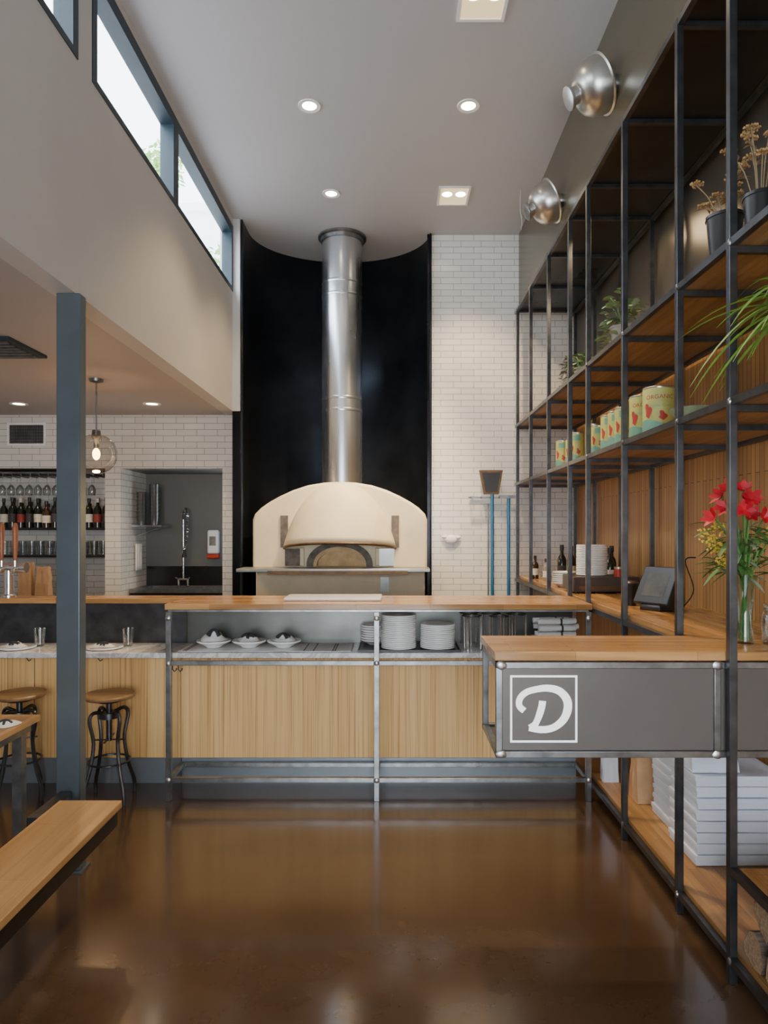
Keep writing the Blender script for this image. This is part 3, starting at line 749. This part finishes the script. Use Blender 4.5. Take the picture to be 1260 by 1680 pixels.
def bag(x,y,z,w,d,h,lab,grp,mt='kraft',rot=0):
    t=thing('paper_bag',lab,'bag',(x,y,z),rot,grp)
    def fn(u,v):
        a=2*PI*u; ca,sa=math.cos(a),math.sin(a); k=max(abs(ca),abs(sa)); px,py=ca/k,sa/k
        tp=1-.12*v*abs(px); pn=(1-.45*v) 
        n=noise.noise(Vector((px*2,py*2,v*5+x*7)))*.01
        return Vector((px*w/2*tp+n,py*d/2*pn+n,v*h*(1+.02*math.sin(9*a))))
    m=MB(); m.grid(fn,32,10,True); m.box(-w/2,w/2,-d/2,d/2,0,.003); build(m,'body',mt,t,angle=35)
    m=MB().box(-w*.44,w*.44,-d*.31,-d*.29,h*.88,h*.95); build(m,'folded_edge',mt,t); return t
for i,px in enumerate((44,72)):
    c=at(px,975,6.4); bag(c.x,6.4,1.001,.125,.10,.36-.04*i,'brown paper bag behind the bar, %s of two by the beer taps'%('left','right')[i],'bags behind bar')
# ---------------------------------------------------------------- bar alcove shelves
def bottle(name,lab,mat,lmat,h=.30,r=.038,neck=.013,cap='redlabel'):
    t=thing(name,lab,'bottle')
    build(MB().lathe([(0,0),(r,0),(r,.003),(r,h*.60),(r*.85,h*.67),(neck*1.15,h*.76),(neck,h*.96),(neck*1.2,h*.965),(neck*1.2,h),(0,h)],(0,0,0),20),'glass_body',mat,t)
    build(MB().lathe([(r+.0008,h*.18),(r+.0008,h*.46)],(0,0,0),20),'label_band',lmat,t)
    build(MB().lathe([(neck*1.3,h*.86),(neck*1.3,h+.002),(0,h+.003)],(0,0,0),12),'capsule',cap,t)
    return t
protos=[bottle('wine_bottle','','bottle','label',cap='blackplastic'),bottle('wine_bottle','','bottle','darklabel',.31,.036,.013,'blackplastic'),bottle('spirit_bottle','','bottleb','label',.27,.042,.014,'blackplastic'),bottle('spirit_bottle','','bottlec','label',.25,.04,.015,'stripe'),bottle('wine_bottle','','bottle','redlabel',.30,.037,.013,'label')]
s1=thing('bar_shelf','upper dark shelf of wine bottles in the bar alcove','shelf',(-3.7,7.1,1.68),W=True)
build(MB().box(-4.95,-2.875,6.95,7.28,1.665,1.69),'board','blackpanel',s1); 
s2=thing('bar_shelf','lower dark shelf of glasses in the bar alcove','shelf',(-3.7,7.1,1.40),W=True)
build(MB().box(-4.95,-2.875,6.95,7.28,1.385,1.41),'board','blackpanel',s2)
for s_,z in ((s1,1.64),(s2,1.36)):
    for x in (-4.2,-3.4,-2.9): build(MB().box(x,x+.02,7.0,7.28,z,z+.025),'bracket','steel',s_)
BX=[(-4.02+i*.088) for i in range(13)]
for i,x in enumerate(BX):
    p=[0,1,4,1,0,2,1,0,1,3,0,4,1][i]
    place(protos[p],used,(x,7.05,1.691),random.uniform(0,6),'dark bottle, %s from the left in front row of bar shelf'%ORD[i].replace('topmost','first'),'bottles on the bar shelf')
for i in range(12):
    place(protos[(i*3+1)%5],used,(BX[i]+.045,7.16,1.691),random.uniform(0,6),'bottle in back row of bar shelf, %s from the left'%ORD[i].replace('topmost','first'),'back row bottles on the bar shelf')
tg=thing('drinking_glass','','glass')
build(MB().lathe([(0,0),(.028,0),(.036,.14),(.034,.14),(.026,.006),(0,.006)],(0,0,0),16),'body','glass',tg)
for i in range(12): place(tg,used,(-4.0+i*.092,7.03,1.411),0,'clear tumbler on lower bar shelf, %s from the left'%ORD[i].replace('topmost','first'),'glasses on lower bar shelf')
for i in range(12): place(tg,used,(-3.95+i*.092,7.14,1.411),0,'clear tumbler in back row of lower bar shelf, %s from the left'%ORD[i].replace('topmost','first'),'back glasses on lower bar shelf')
rk=thing('glass_rack','overhead metal rack holding upside-down stemware in bar alcove','rack',(-3.6,7.05,2.2),W=True)
build(MB().box(-4.2,-2.9,6.93,7.25,2.24,2.255),'board','steel',rk)
for i in range(14): build(MB().box(-4.15+i*.092,-4.14+i*.092,6.93,7.25,2.215,2.24),'rail','steel',rk)
wg=thing('wine_glass','','wine glass')
build(MB().lathe([(0,-.002),(.032,-.003),(.004,-.008),(.0035,-.08),(.02,-.095),(.038,-.13),(.038,-.165),(.032,-.195),(.0305,-.195),(.036,-.165),(.036,-.13),(.018,-.10),(0,-.09)],(0,0,0),20),'body','glass',wg)
for i in range(12): place(wg,used,(-4.1+i*.092,7.0,2.214),0,'upside-down wine glass hanging in rack, %s from the left'%ORD[i].replace('topmost','first'),'hanging wine glasses')
# scullery
t=thing('sink','black and steel scullery sink in the tiled opening','sink',(-2.2,7.25,0),W=True)
build(MB().box(-2.70,-1.6,7.02,7.48,0,1.02),'cabinet','blackplastic',t)
m=MB(); m.box(-2.70,-1.6,7.0,7.06,1.02,1.06); m.box(-2.70,-1.6,7.44,7.48,1.02,1.06); m.box(-2.70,-2.62,7.06,7.44,1.02,1.06); m.box(-1.72,-1.6,7.06,7.44,1.02,1.06)
build(m,'rim','steel',t); build(MB().box(-2.70,-1.6,7.481,7.497,1.02,1.27),'backsplash','blackpanel',t)
fc=at(300,955,7.40)
t=thing('sprayer_faucet','tall chrome pre-rinse faucet with coiled spray hose over the sink','faucet',(fc.x,7.42,1.06))
build(MB().tube([(-.05,0,.07),(.05,0,.07)],.014,10),'mixer','chrome',t)
for x in (-.05,.05): build(MB().tube([(x,0,0),(x,0,.07)],.012,8),'inlet','chrome',t); build(MB().tube([(x,0,.07),(x*1.5,-.03,.09)],.007,8),'handle','chrome',t)
build(MB().tube([(0,0,.07),(0,0,.72)],.010,10),'riser','chrome',t)
base=catmull([(0,0,.60),(0,0,.78),(.03,-.03,.84),(.06,-.06,.78),(.065,-.07,.55),(.03,-.07,.40)],12)
build(MB().tube(base,.009,8),'hose','blackplastic',t)
hx=[]; N=len(base)
for q in range(360):
    f=q/359*(N-1); i0=min(int(f),N-2); p=base[i0].lerp(base[i0+1],f-i0); a=q*.75
    hx.append(p+Vector((math.cos(a)*.016,math.sin(a)*.016,0)))
build(MB().tube(hx,.003,4),'spring','chrome',t)
build(MB().lathe([(0,0),(.024,0),(.026,.02),(.013,.05),(.013,.10),(0,.10)],(.03,-.07,.31),16),'spray_head','blackplastic',t)
sd=at(351,895,7.46)
t=thing('soap_dispenser','white soap dispenser with red base on the scullery wall','dispenser',(sd.x,7.46,sd.z))
build(MB().box(-.06,.06,-.06,.038,-.09,.17),'body','white',t,bevel=.02); build(MB().box(-.062,.062,-.066,.036,-.14,-.095),'lever','red',t,bevel=.01); build(MB().box(-.035,.035,-.063,-.06,.0,.10),'window','steel',t)
t=thing('scullery_shelf','small steel wire shelf on the scullery side wall','shelf',(-2.6,7.2,1.70),W=True)
build(MB().box(-2.713,-2.40,7.08,7.4,1.70,1.715),'board','steel',t); build(MB().tube([(-2.71,7.2,1.60),(-2.42,7.2,1.70)],.007,6),'bracket','steel',t)
cu=thing('cup','','cup')
build(MB().lathe([(0,0),(.035,0),(.05,.09),(.052,.095),(.048,.095),(.033,.004),(0,.004)],(0,0,0),20),'body','steel',cu)
for s_,(x,y) in enumerate(((-2.64,7.16),(-2.52,7.2))):
    for k in range(7 if s_==0 else 9): place(cu,used,(x,y,1.716+k*.042),0,'dark stacked cup, %s from top of the %s column on scullery shelf'%(ORD[(6 if s_==0 else 8)-k],('left','right')[s_]),'dark cups on scullery shelf')
tag(build(MB().grid(lambda u,v:Vector((-2.700+.012*math.sin(u*14),7.15+u*.16,1.24+v*.28)),16,6),'hand_towel','cloth',solid=.004,angle=80),'white towel hanging on the tiled jamb of the scullery','towel')
# ================================================================ RIGHT TILE WALL TOOLS
rk=thing('tool_rack','horizontal steel bar rack for oven tools on right tiled wall','rack',(1.0,6.87,2.0),W=True)
build(MB().box(.755,1.20,6.86,6.87,1.985,2.0),'bar','steel',rk)
for x in (.80,1.0,1.17): build(MB().box(x-.008,x+.008,6.87,6.9,1.98,2.005),'bracket','steel',rk)
for i,x in enumerate((.775,.88,1.06,1.19)): build(MB().tube([(x,6.86,1.99),(x,6.83,1.985),(x,6.825,2.0)],.005,6),'hook','steel',rk)
t=thing('pizza_peel','long blue-handled oven peel with dark brown head on tile wall','pizza peel',(.985,6.80,.45),W=True)
build(MB().cyl((.985,6.79,.45),(.985,6.79,2.02),.0155),'handle','blue',t)
m=MB(); m.prism([(-.075,2.02),(.075,2.02),(.115,2.26),(-.12,2.26)],lambda x,z,y:Vector((.975+x,y,z)),6.775,6.805); build(m,'head','bronze',t)
m=MB(); m.prism([(-.055,2.04),(.055,2.04),(.09,2.235),(-.095,2.235)],lambda x,z,y:Vector((.975+x,y,z)),6.772,6.7745); build(m,'head_recess','blackplastic',t)
t=thing('oven_brush','long blue-handled oven brush with flat steel head on tile wall','brush',(1.14,6.80,.45),W=True)
build(MB().cyl((1.15,6.80,.45),(1.15,6.80,1.98),.0155),'handle','blue',t)
build(MB().box(1.06,1.215,6.78,6.82,1.98,2.01),'head','steel',t); 
t=thing('oven_rake','flat steel rake head on tile wall left of the blue peel','rake',(.84,6.80,1.4),W=True)
build(MB().box(.765,.955,6.785,6.80,1.93,1.965),'head','plate_steel',t)
build(MB().cyl((.948,6.81,.5),(.948,6.81,1.95),.007),'handle','steel',t)
w=at(740,885,6.89)
t=thing('wall_fixture','small white rounded fixture fixed on the right tiled wall','fixture',(w.x,6.895,w.z))
m=MB(); m.blob((0,-.02,0),(.07,.024,.045),14,10); m.blob((-.06,-.02,.025),(.04,.018,.018),10,8); m.blob((.06,-.02,.02),(.04,.018,.02),10,8); build(m,'body','white',t)
# ================================================================ SHELF ITEMS
def text_mesh(s,size):
    cu_=bpy.data.curves.new('t','FONT'); cu_.body=s; cu_.size=size; cu_.align_x='CENTER'; cu_.extrude=.0; cu_.resolution_u=3
    ob=bpy.data.objects.new('t',cu_); C.objects.link(ob); bpy.context.view_layer.update()
    me=bpy.data.meshes.new_from_object(ob.evaluated_get(bpy.context.evaluated_depsgraph_get())); bpy.data.objects.remove(ob); return me
def can(r,h,lab,big=True):
    t=thing('food_can',lab,'can')
    build(MB().lathe([(0,0),(r,0),(r*1.02,.003),(r,.007),(r,h-.007),(r*1.02,h-.003),(r,h),(r*.95,h-.004),(0,h-.004)],(0,0,0),32),'tin_body','tin',t)
    lb=build(MB().lathe([(r+.0012,.01),(r+.0012,h-.01)],(0,0,0),32),'paper_label','canlabel',t)
    fa=math.radians(238)
    def wrap(x,z,e): a=fa+x/r; return Vector(((r+e)*math.cos(a),(r+e)*math.sin(a),z))
    m=MB(); m.grid(lambda u,v:wrap((u-.5)*r*2.6,h*(.06+.18*v)+.012*math.sin(u*6)*v,.002),20,3)
    build(m,'teal_panel','teal',lb)
    if not big:
        m=MB(); m.grid(lambda u,v:wrap((u-.5)*r*1.0+r*.2,h*(.72+.18*v),.002),14,3); build(m,'teal_panel','teal',lb)
    # irregular red artwork
    def art(cxx,czz,rx,rz,sd): return lambda u,v:wrap(math.cos(2*PI*u)*v*r*rx*(1+.35*math.sin(3*2*PI*u+sd))+cxx*r,h*czz+math.sin(2*PI*u)*v*h*rz*(1+.25*math.cos(2*2*PI*u+sd)),.003)
    m=MB(); m.grid(art(-.5,.47,.22,.17,1),24,4,True); build(m,'tomato_print','redink',lb)
    m=MB(); m.grid(art(.42,.36,.24,.09,2),24,4,True); build(m,'tomato_print','redink',lb)
    if big:
        for s_,z,sz in (('ORGANIC',.72,.030),('Organic Crush',.55,.019)):
            me=text_mesh(s_,sz); mm=MB(); mm.bm.from_mesh(me)
            for v in mm.bm.verts: v.co=wrap(v.co.x+r*.25,h*z+v.co.y,.0038)
            build(mm,'label_print','teal' if z<.6 else 'redink',lb)
    return t
cb=can(.078,.235,'',True); csm=can(.05,.215,'',False); 
place(cb,used,(1.362,3.50,SB),0,'largest food can, nearest on the middle shelf','cans on the middle shelf')
place(cb,used,(1.37,3.72,SB),0,'large food can just behind the largest one','cans on the middle shelf')
for i,D in enumerate((3.95,4.08,4.22,4.42,4.56,4.95,5.08,5.38)):
    place(csm,used,(1.335,D,SB),0,'small printed food can, %s behind the two large cans'%ORD[i].replace('topmost','first'),'cans on the middle shelf',(1.0,1.0,1.0 if i not in (3,6) else .85))
t=thing('shelf_bowl','olive bowl on the middle shelf right of the cans','bowl',(1.40,3.20,SB))
build(MB().lathe([(0,0),(.04,0),(.06,.02),(.10,.07),(.103,.075),(.097,.073),(.055,.025),(0,.01)],(0,0,0),28),'dish','sage',t)
def leafquad(m,base,d,L,w,droop=.3,n=6,up=Vector((0,0,1))):
    d=Vector(d).normalized(); side=d.cross(up); 
    if side.length<1e-4: side=Vector((1,0,0))
    side.normalize(); rows=[]
    for i in range(n+1):
        k=i/n; p=Vector(base)+d*L*k+Vector((0,0,-droop*L*k*k)); ww=w*math.sin(PI*min(1,max(.04,k*.93+.05)))**.8
        rows.append((m.bm.verts.new(p-side*ww/2),m.bm.verts.new(p+Vector((0,0,-ww*.15))),m.bm.verts.new(p+side*ww/2)))
    for A,B in zip(rows,rows[1:]):
        m.bm.faces.new((A[0],A[1],B[1],B[0])); m.bm.faces.new((A[1],A[2],B[2],B[1]))
def pot(t,r0,r1,h,mat):
    build(MB().lathe([(0,0),(r0,0),(r1,h),(r1*1.06,h),(r1*1.06,h+.012),(r1*.93,h+.012),(r1*.9,h-.02),(0,h-.02)],(0,0,0),28),'pot',mat,t)
def yarrow(x,y,lab,n,H,seed,ph=.25,pr=.075):
    rnd=random.Random(seed); t=thing('dried_flower_pot',lab,'potted plant',(x,y,SA),0,'dried flower pots')
    pot(t,pr*.75,pr,ph,'blackplastic')
    for k in range(n):
        a=rnd.uniform(0,2*PI); rr=rnd.uniform(.03,.13); top=Vector((math.cos(a)*rr,math.sin(a)*rr,ph+.02+rnd.uniform(.07,H)))
        st_=build(MB().tube(catmull([(math.cos(a)*.02,math.sin(a)*.02,ph-.03),(top.x*.5,top.y*.5,ph-.03+(top.z-ph+.03)*.6),top],5),.0022,5),'stem','drystem',t)
        m=MB(); R0=rnd.uniform(.018,.032)
        for q in range(34):
            b=rnd.uniform(0,2*PI); s_=math.sqrt(rnd.random())*R0
            m.blob(top+Vector((math.cos(b)*s_,math.sin(b)*s_,.006-.25*s_+rnd.uniform(0,.004))),rnd.uniform(.003,.006),6,4)
        build(m,'flower_head','yarrow',st_)
        if k%2==0:
            m=MB()
            for q in range(3): leafquad(m,top*.75+Vector((0,0,.05)),(rnd.uniform(-1,1),rnd.uniform(-1,1),.6),.06,.012,.5)
            build(m,'dry_leaf','drystem',st_)
yarrow(1.36,2.80,'black pot of dried tan yarrow on the top shelf, left one',12,.20,3,.20,.07)
yarrow(1.41,2.62,'black pot of dried tan yarrow on the top shelf, right one',11,.24,5,.20,.06)
# spider plant
t=thing('spider_plant','spiky green spider plant spilling from middle shelf at right edge','potted plant',(1.40,2.20,SB))
pot(t,.06,.10,.22,'terracotta')
rnd=random.Random(4); m=MB()
for k in range(64):
    a=rnd.uniform(PI*.58,PI*1.62); el=rnd.uniform(.25,1.25); L=rnd.uniform(.30,.52)
    if k%5==0: a=rnd.uniform(0,2*PI); L=.22; el=1.0
    d=Vector((math.cos(a)*math.cos(el),math.sin(a)*math.cos(el),math.sin(el)))
    if d.z*L>.40: L=.40/d.z
    leafquad(m,(math.cos(a)*.03,math.sin(a)*.03,.22),d,L,.019,rnd.uniform(.45,.95),10)
build(m,'foliage','green2',t,angle=80)
def bush(x,y,z,lab,mats,pr,ph,pmat,R,H,n,ls,seed,rnd_pot=False,trail=0):
    rnd=random.Random(seed); t=thing('potted_plant',lab,'potted plant',(x,y,z),0)
    if rnd_pot: build(MB().lathe([(0,0),(pr*.5,0),(pr*.85,ph*.3),(pr,ph*.65),(pr*.9,ph),(pr*.82,ph),(pr*.8,ph*.85),(0,ph*.85)],(0,0,0),28),'pot',pmat,t)
    else: pot(t,pr*.75,pr,ph,pmat)
    m=MB()
    for k in range(7):
        a=k*.9; m.tube(catmull([(0,0,ph-.02),(math.cos(a)*R*.4,math.sin(a)*R*.4,ph+H*.5),(math.cos(a)*R*.75,math.sin(a)*R*.75,ph+H*rnd.uniform(.5,.9))],4),.004,5)
    build(m,'stem','muted',t)
    for mi,mt in enumerate(mats):
        m=MB()
        for k in range(n):
            a=rnd.uniform(0,2*PI); rr=R*rnd.random()**.6; zz=ph+H*rnd.uniform(-.1,1)*(1-.5*(rr/R)**2)
            if k<trail: rr=R*1.0; zz=rnd.uniform(.03,ph)
            leafquad(m,(math.cos(a)*rr*.7,math.sin(a)*rr*.7,zz),(math.cos(a)+rnd.uniform(-.5,.5),math.sin(a)+rnd.uniform(-.5,.5),rnd.uniform(-.2,.7)),ls*rnd.uniform(.7,1.3),ls*.85,.4,5)
        build(m,'foliage',mt,t,angle=80)
bush(1.38,4.08,SA,'round-leaved sage green plant in grey pot on top shelf',['sage','muted'],.08,.13,'terracotta',.14,.24,48,.062,11,False,10)
bush(1.37,4.98,SA,'trailing dull green plant between the others on top shelf',['muted','green'],.05,.10,'terracotta',.10,.15,40,.045,13,False,14)
bush(1.39,5.23,SA,'dark purple succulent in grey bowl, farthest plant on top shelf',['purple','sage'],.10,.13,'terracotta',.12,.16,70,.045,17,True,16)
# worktop items
t=thing('prep_box','dark brown metal warmer box on the right worktop under plates','warmer',(1.52,5.05,ZT),W=True)
build(MB().box(1.29,1.76,4.88,5.20,ZT+.012,ZT+.12),'body','clutter',t,bevel=.006)
for x in (1.32,1.72): build(MB().box(x,x+.02,4.92,4.95,ZT+.001,ZT+.012),'foot','blackplastic',t)
build(MB().box(1.33,1.72,4.874,4.88,ZT+.03,ZT+.055),'front_strip','bronze',t)
plate_stack(1.475,5.07,ZT+.1205,18,1.0,'tall stack on the dark warmer','worktop plate stack',.0125)
t=thing('spice_tin','small red tin on the dark warmer beside plates','tin',(1.625,4.925,ZT+.1205))
build(MB().lathe([(0,0),(.03,0),(.03,.065),(0,.065)],(0,0,0),20),'body','redink',t); build(MB().lathe([(.0305,.055),(.031,.07),(0,.07)],(0,0,0),20),'lid','tin',t)
for k in range(6): place(bw,used,(1.37,5.46,ZT+.001+k*.0165),0,'white bowl, %s from top of the low stack on right worktop'%ORD[5-k],'worktop bowl stack',.9)
for i,(x,y,p,lb) in enumerate(((1.47,5.95,1,'dark bottle standing behind the low bowls, left of its pair'),(1.56,5.98,0,'dark bottle standing behind the low bowls, right of its pair'),(1.70,5.36,0,'dark bottle right of the tall plate stack, front'),(1.76,5.5,1,'dark bottle right of the tall plate stack, rear'),(1.33,6.4,2,'brown bottle with pale label near the back tile wall'),(1.37,6.1,3,'squat clear bottle near the back tile wall'))):
    place(protos[p],used,(x,y,ZT+.001),i,lb,'bottles on the right worktop',.8 if p>1 else 1.05)
t=thing('black_cup','black lidded cup beside the tablet register','cup',(1.43,4.12,ZT+.001))
build(MB().lathe([(0,0),(.035,0),(.046,.12),(.048,.125),(.044,.135),(0,.135)],(0,0,0),24),'body','blackplastic',t); build(MB().lathe([(.048,.128),(.05,.135),(.04,.145),(0,.146)],(0,0,0),24),'lid','clutter',t)
t=thing('tablet_register','black tablet register angled on a wedge base on right worktop','register',(1.52,3.88,ZT+.001),math.radians(-60))
m=MB(); m.prism([(-.11,0),(.13,0),(.13,.03),(.07,.20),(.04,.20),(-.11,.02)],lambda y,z,x:Vector((x,y,z)),-.08,.08); build(m,'base','blackplastic',t,bevel=.006)
Rt=Matrix.Translation((0,-.035,.135))@Matrix.Rotation(math.radians(58),4,'X')
build(MB().box(-.135,.135,-.12,.12,-.014,.014,Rt),'tablet','blackplastic',t,bevel=.006)
build(MB().box(-.085,.085,-.075,.075,.0145,.0155,Rt),'screen','screen',t)
build(MB().tube(catmull([(.10,.1,.02),(.16,.12,.12),(.15,.05,.28),(.19,.1,.30)],6),.004,6),'cable','blackplastic',t)
t.scale=(.86,.86,1.0)
# vase
t=thing('flower_vase','clear glass vase of red amaryllis and greenery on the stand','flower vase',(1.40,2.72,ZT))
build(MB().lathe([(0,0),(.034,0),(.036,.005),(.030,.05),(.029,.12),(.036,.21),(.050,.275),(.047,.275),(.033,.21),(.026,.12),(.027,.05),(.03,.01),(0,.01)],(0,0,0),32),'vase','vase',t)
rnd=random.Random(21)
m=MB()
for k in range(14):
    a=k*.45; b=a+PI
    top=Vector((math.cos(a)*.07*rnd.uniform(.3,1.3)-.01,math.sin(a)*.07,.36+rnd.uniform(0,.1)))
    m.tube(catmull([(math.cos(b)*.02,math.sin(b)*.02,.015),(0,0,.2),top],6),.0035,6)
build(m,'stem','green',t)
heads=[(-.085,-.03,.54),(.0,-.05,.575),(-.12,0,.50),(.03,.02,.56),(-.04,.02,.62),(.01,-.02,.51),(-.07,.04,.585),(.045,-.06,.50),(-.03,-.06,.53),(.01,.03,.61)]
for hx_,hy,hz in heads:
    m=MB(); m.tube(catmull([(0,0,.25),(hx_*.4,hy*.4,.40),(hx_,hy,hz)],5),.004,6); stn=build(m,'flower_stem','green',t)
    m=MB(); ax=Vector((hx_-.03,hy-.06,.05)).normalized(); s1_=ax.orthogonal().normalized(); s2_=ax.cross(s1_)
    for q in range(6):
        a=q*PI/3+rnd.uniform(-.2,.2); dd=ax*.9+(s1_*math.cos(a)+s2_*math.sin(a))
        leafquad(m,(hx_,hy,hz),dd,.055,.026,.15,6,ax)
    build(m,'flower','redflower',stn,angle=80)
for mt,n,L,w in (('green',80,.10,.026),('sage',22,.11,.02)):
    m=MB()
    for k in range(n):
        a=rnd.uniform(0,2*PI); z=rnd.uniform(.26,.47); r=rnd.uniform(0,.08)
        leafquad(m,(math.cos(a)*r-.015,math.sin(a)*r,z),(math.cos(a),math.sin(a),rnd.uniform(-.4,1.1)),L*rnd.uniform(.6,1.4),w,.4,6)
    build(m,'foliage',mt,t,angle=80)
for (gx,gy,gz) in ((-.14,-.02,.38),(-.16,.02,.44),(-.12,-.05,.33),(.12,.0,.45),(-.10,.03,.47),(-.17,-.03,.41)):
    m=MB(); P=catmull([(0,0,.27),(gx*.5,gy*.5,.27+(gz-.27)*.7),(gx,gy,gz)],5); m.tube(P,.002,5); s_=build(m,'sprig','green',t)
    m=MB()
    for q in range(44): 
        c=P[rnd.randint(len(P)//2,len(P)-1)]+Vector((rnd.uniform(-.022,.022),rnd.uniform(-.02,.02),rnd.uniform(-.015,.022))); m.blob(c,rnd.uniform(.003,.0055),6,4)
    build(m,'blossom','goldenrod',s_)
t=thing('glass_jug','small clear glass jug with wire handle at the right edge','jug',(1.51,2.70,ZT))
build(MB().lathe([(0,0),(.045,0),(.048,.01),(.05,.10),(.04,.14),(.045,.16),(.042,.16),(.036,.14),(.046,.10),(.044,.012),(0,.01)],(0,0,0),28),'body','glass',t)
build(MB().tube(catmull([(-.040,0,.14),(-.058,-.05,.12),(-.058,-.055,.07),(-.04,-.03,.03)],6),.004,6),'handle','chrome',t)
# ---------------------------------------------------------------- bottom shelf
pb=thing('pizza_box','','pizza box')
build(MB().box(-.165,.165,-.165,.165,0,.036),'tray','paper',pb,bevel=.002)
m=MB(); m.box(-.169,.169,-.169,.169,.041,.047); m.box(-.169,.169,-.169,-.1665,.026,.0409); m.box(-.169,-.1665,-.1665,.169,.026,.0409); build(m,'lid','paper',pb,bevel=.001)
for k in range(8): place(pb,used,(1.588+random.uniform(-.006,.004),3.27+random.uniform(-.006,.004),S0+.001+k*.052),random.uniform(-.008,.008),'white pizza box, %s from top of the near wide stack'%ORD[7-k],'near stack of pizza boxes',(1.21,.90,1.03))
for k in range(7): place(pb,used,(1.60+random.uniform(-.006,.006),3.60+random.uniform(-.004,.004),S0+.001+k*.052),random.uniform(-.01,.01),'white pizza box, %s from top of the far small stack'%ORD[6-k],'far stack of pizza boxes',(1.06,.88,1.03))
bag(1.49,3.22,S0+8*.0522+.001,.22,.14,.16,'white paper bag lying on top of the pizza boxes','shelf bags','paper')
bag(1.455,3.90,S0+.001,.17,.14,.42,'tall brown paper bag on bottom shelf behind pizza boxes','shelf bags')
bag(1.66,3.95,S0+.001,.16,.12,.34,'brown paper bag deeper on bottom shelf near the wood wall','shelf bags')
bag(1.33,4.20,S0+.001,.09,.08,.34,'small white paper bag at far end of bottom shelf','shelf bags','paper')
# firewood
def logpiece(x,y,z,r,L,seed,lab):
    rnd=random.Random(seed); t=thing('firewood_log',lab,'firewood',(x,y,z),rnd.uniform(-.03,.03),'firewood on bottom shelf')
    n=11; prof=[]; a0=rnd.uniform(0,2*PI)
    for k in range(n):
        a=2*PI*k/n
        q=math.cos((a-a0)*1.5)**2
        rr=r*(.80+.25*q)*(1+rnd.uniform(-.10,.10)); prof.append((math.cos(a)*rr,math.sin(a)*rr))
    zmin=min(p[1] for p in prof); zmax=max(p[1] for p in prof)
    prof=[(a,(b-zmin)/(zmax-zmin)*r*1.9) for a,b in prof]
    def fn(u,v):
        k=int(round(u*n))%n; w=1+.03*math.sin(v*7+k); return Vector((v*L,prof[k][0]*w,prof[k][1]))
    build(MB().grid(fn,n,7,True),'bark','bark' if seed%3 else 'log',t,angle=25)
    for X in (0.001,L-.001):
        m=MB(); m.bm.faces.new([m.bm.verts.new((X,a*1.0,b)) for a,b in prof]); build(m,'cut_end','log',t)
LG=[(1.262,2.395,S0+.001,.068,.45),(1.258,2.245,S0+.001,.068,.46),(1.265,2.095,S0+.001,.068,.45),(1.262,2.32,S0+.136,.066,.44),(1.26,2.17,S0+.136,.066,.44),(1.262,1.945,S0+.001,.068,.44),(1.262,1.795,S0+.001,.068,.44),(1.26,2.02,S0+.136,.066,.44),(1.262,1.87,S0+.136,.066,.44)]
NM=['farthest log in bottom row of firewood by the post','second log in the bottom row of firewood','third log in the bottom row of firewood','upper log of firewood nearest the post','second upper log of firewood from the post','fourth log in the bottom row of firewood','nearest log in bottom row of firewood','third upper log of firewood from the post','nearest upper log of firewood']
for i,(x,y,z,r,L) in enumerate(LG): logpiece(x,y,z,r,L,i+2,NM[i])
# ================================================================ OUTSIDE
hb=thing('neighbour_house','pale house wall seen through the farther clerestory window','building',(-4,15,0),W=True)
build(MB().box(-5.4,-2.0,14,17,0,8.2),'wall','house',hb); build(MB().box(-5.5,-1.9,13.9,17.1,8.2,8.35),'roof','white',hb)
tr=thing('tree','green tree crown seen through the clerestory windows','tree',(-4.3,11.5,0),W=True)
build(MB().cyl((-4.3,11.5,0),(-4.3,11.5,7),.15,.08),'trunk','bark',tr)
m=MB(); rnd=random.Random(9)
for c0,R0,n in (((-3.95,11.5,7.75),.42,300),((-3.1,12.2,6.3),.4,200)):
    for k in range(n):
        d=Vector((rnd.gauss(0,1),rnd.gauss(0,1),rnd.gauss(0,1))).normalized()*R0*rnd.random()**.4
        leafquad(m,Vector(c0)+d,(rnd.uniform(-1,1),rnd.uniform(-1,1),rnd.uniform(-1,1)),.12,.07,.1,2)
build(m,'crown','tree',tr)
# ================================================================ LIGHT
w=bpy.data.worlds.new('sky'); SC.world=w; w.use_nodes=True; nt=w.node_tree
bg=nt.nodes['Background']; bg.inputs[0].default_value=(.86,.93,1,1); bg.inputs[1].default_value=9.0
lamp('AREA','clerestory_daylight',(-2.1,4.6,5.4),130,(.76,.87,1),1.6,rot=aim((-2.1,4.6,5.4),(.8,4.2,2.2)))
lamp('AREA','front_fill_light',(-.15,-2.15,1.55),80,(.90,.95,1),2.5,rot=aim((-.15,-2.15,1.55),(0,4.2,1.3)),sy=2.3)  # unseen area lamp added as front fill for the counter and crockery
lamp('AREA','shelf_fill',(1.5,4.6,3.7),6,WARM,.4)  # warm fill lamp added inside the shelving, no fitting there
# camera
cd=bpy.data.cameras.new('camera'); co=bpy.data.objects.new('camera',cd); C.objects.link(co)
co.location=(0,0,1.65); co.rotation_euler=(PI/2,0,0)
cd.sensor_fit='AUTO'; cd.sensor_width=36; cd.lens=36*F/1680; cd.shift_x=-15/1680; cd.shift_y=32/1680; cd.clip_start=.05
SC.camera=co
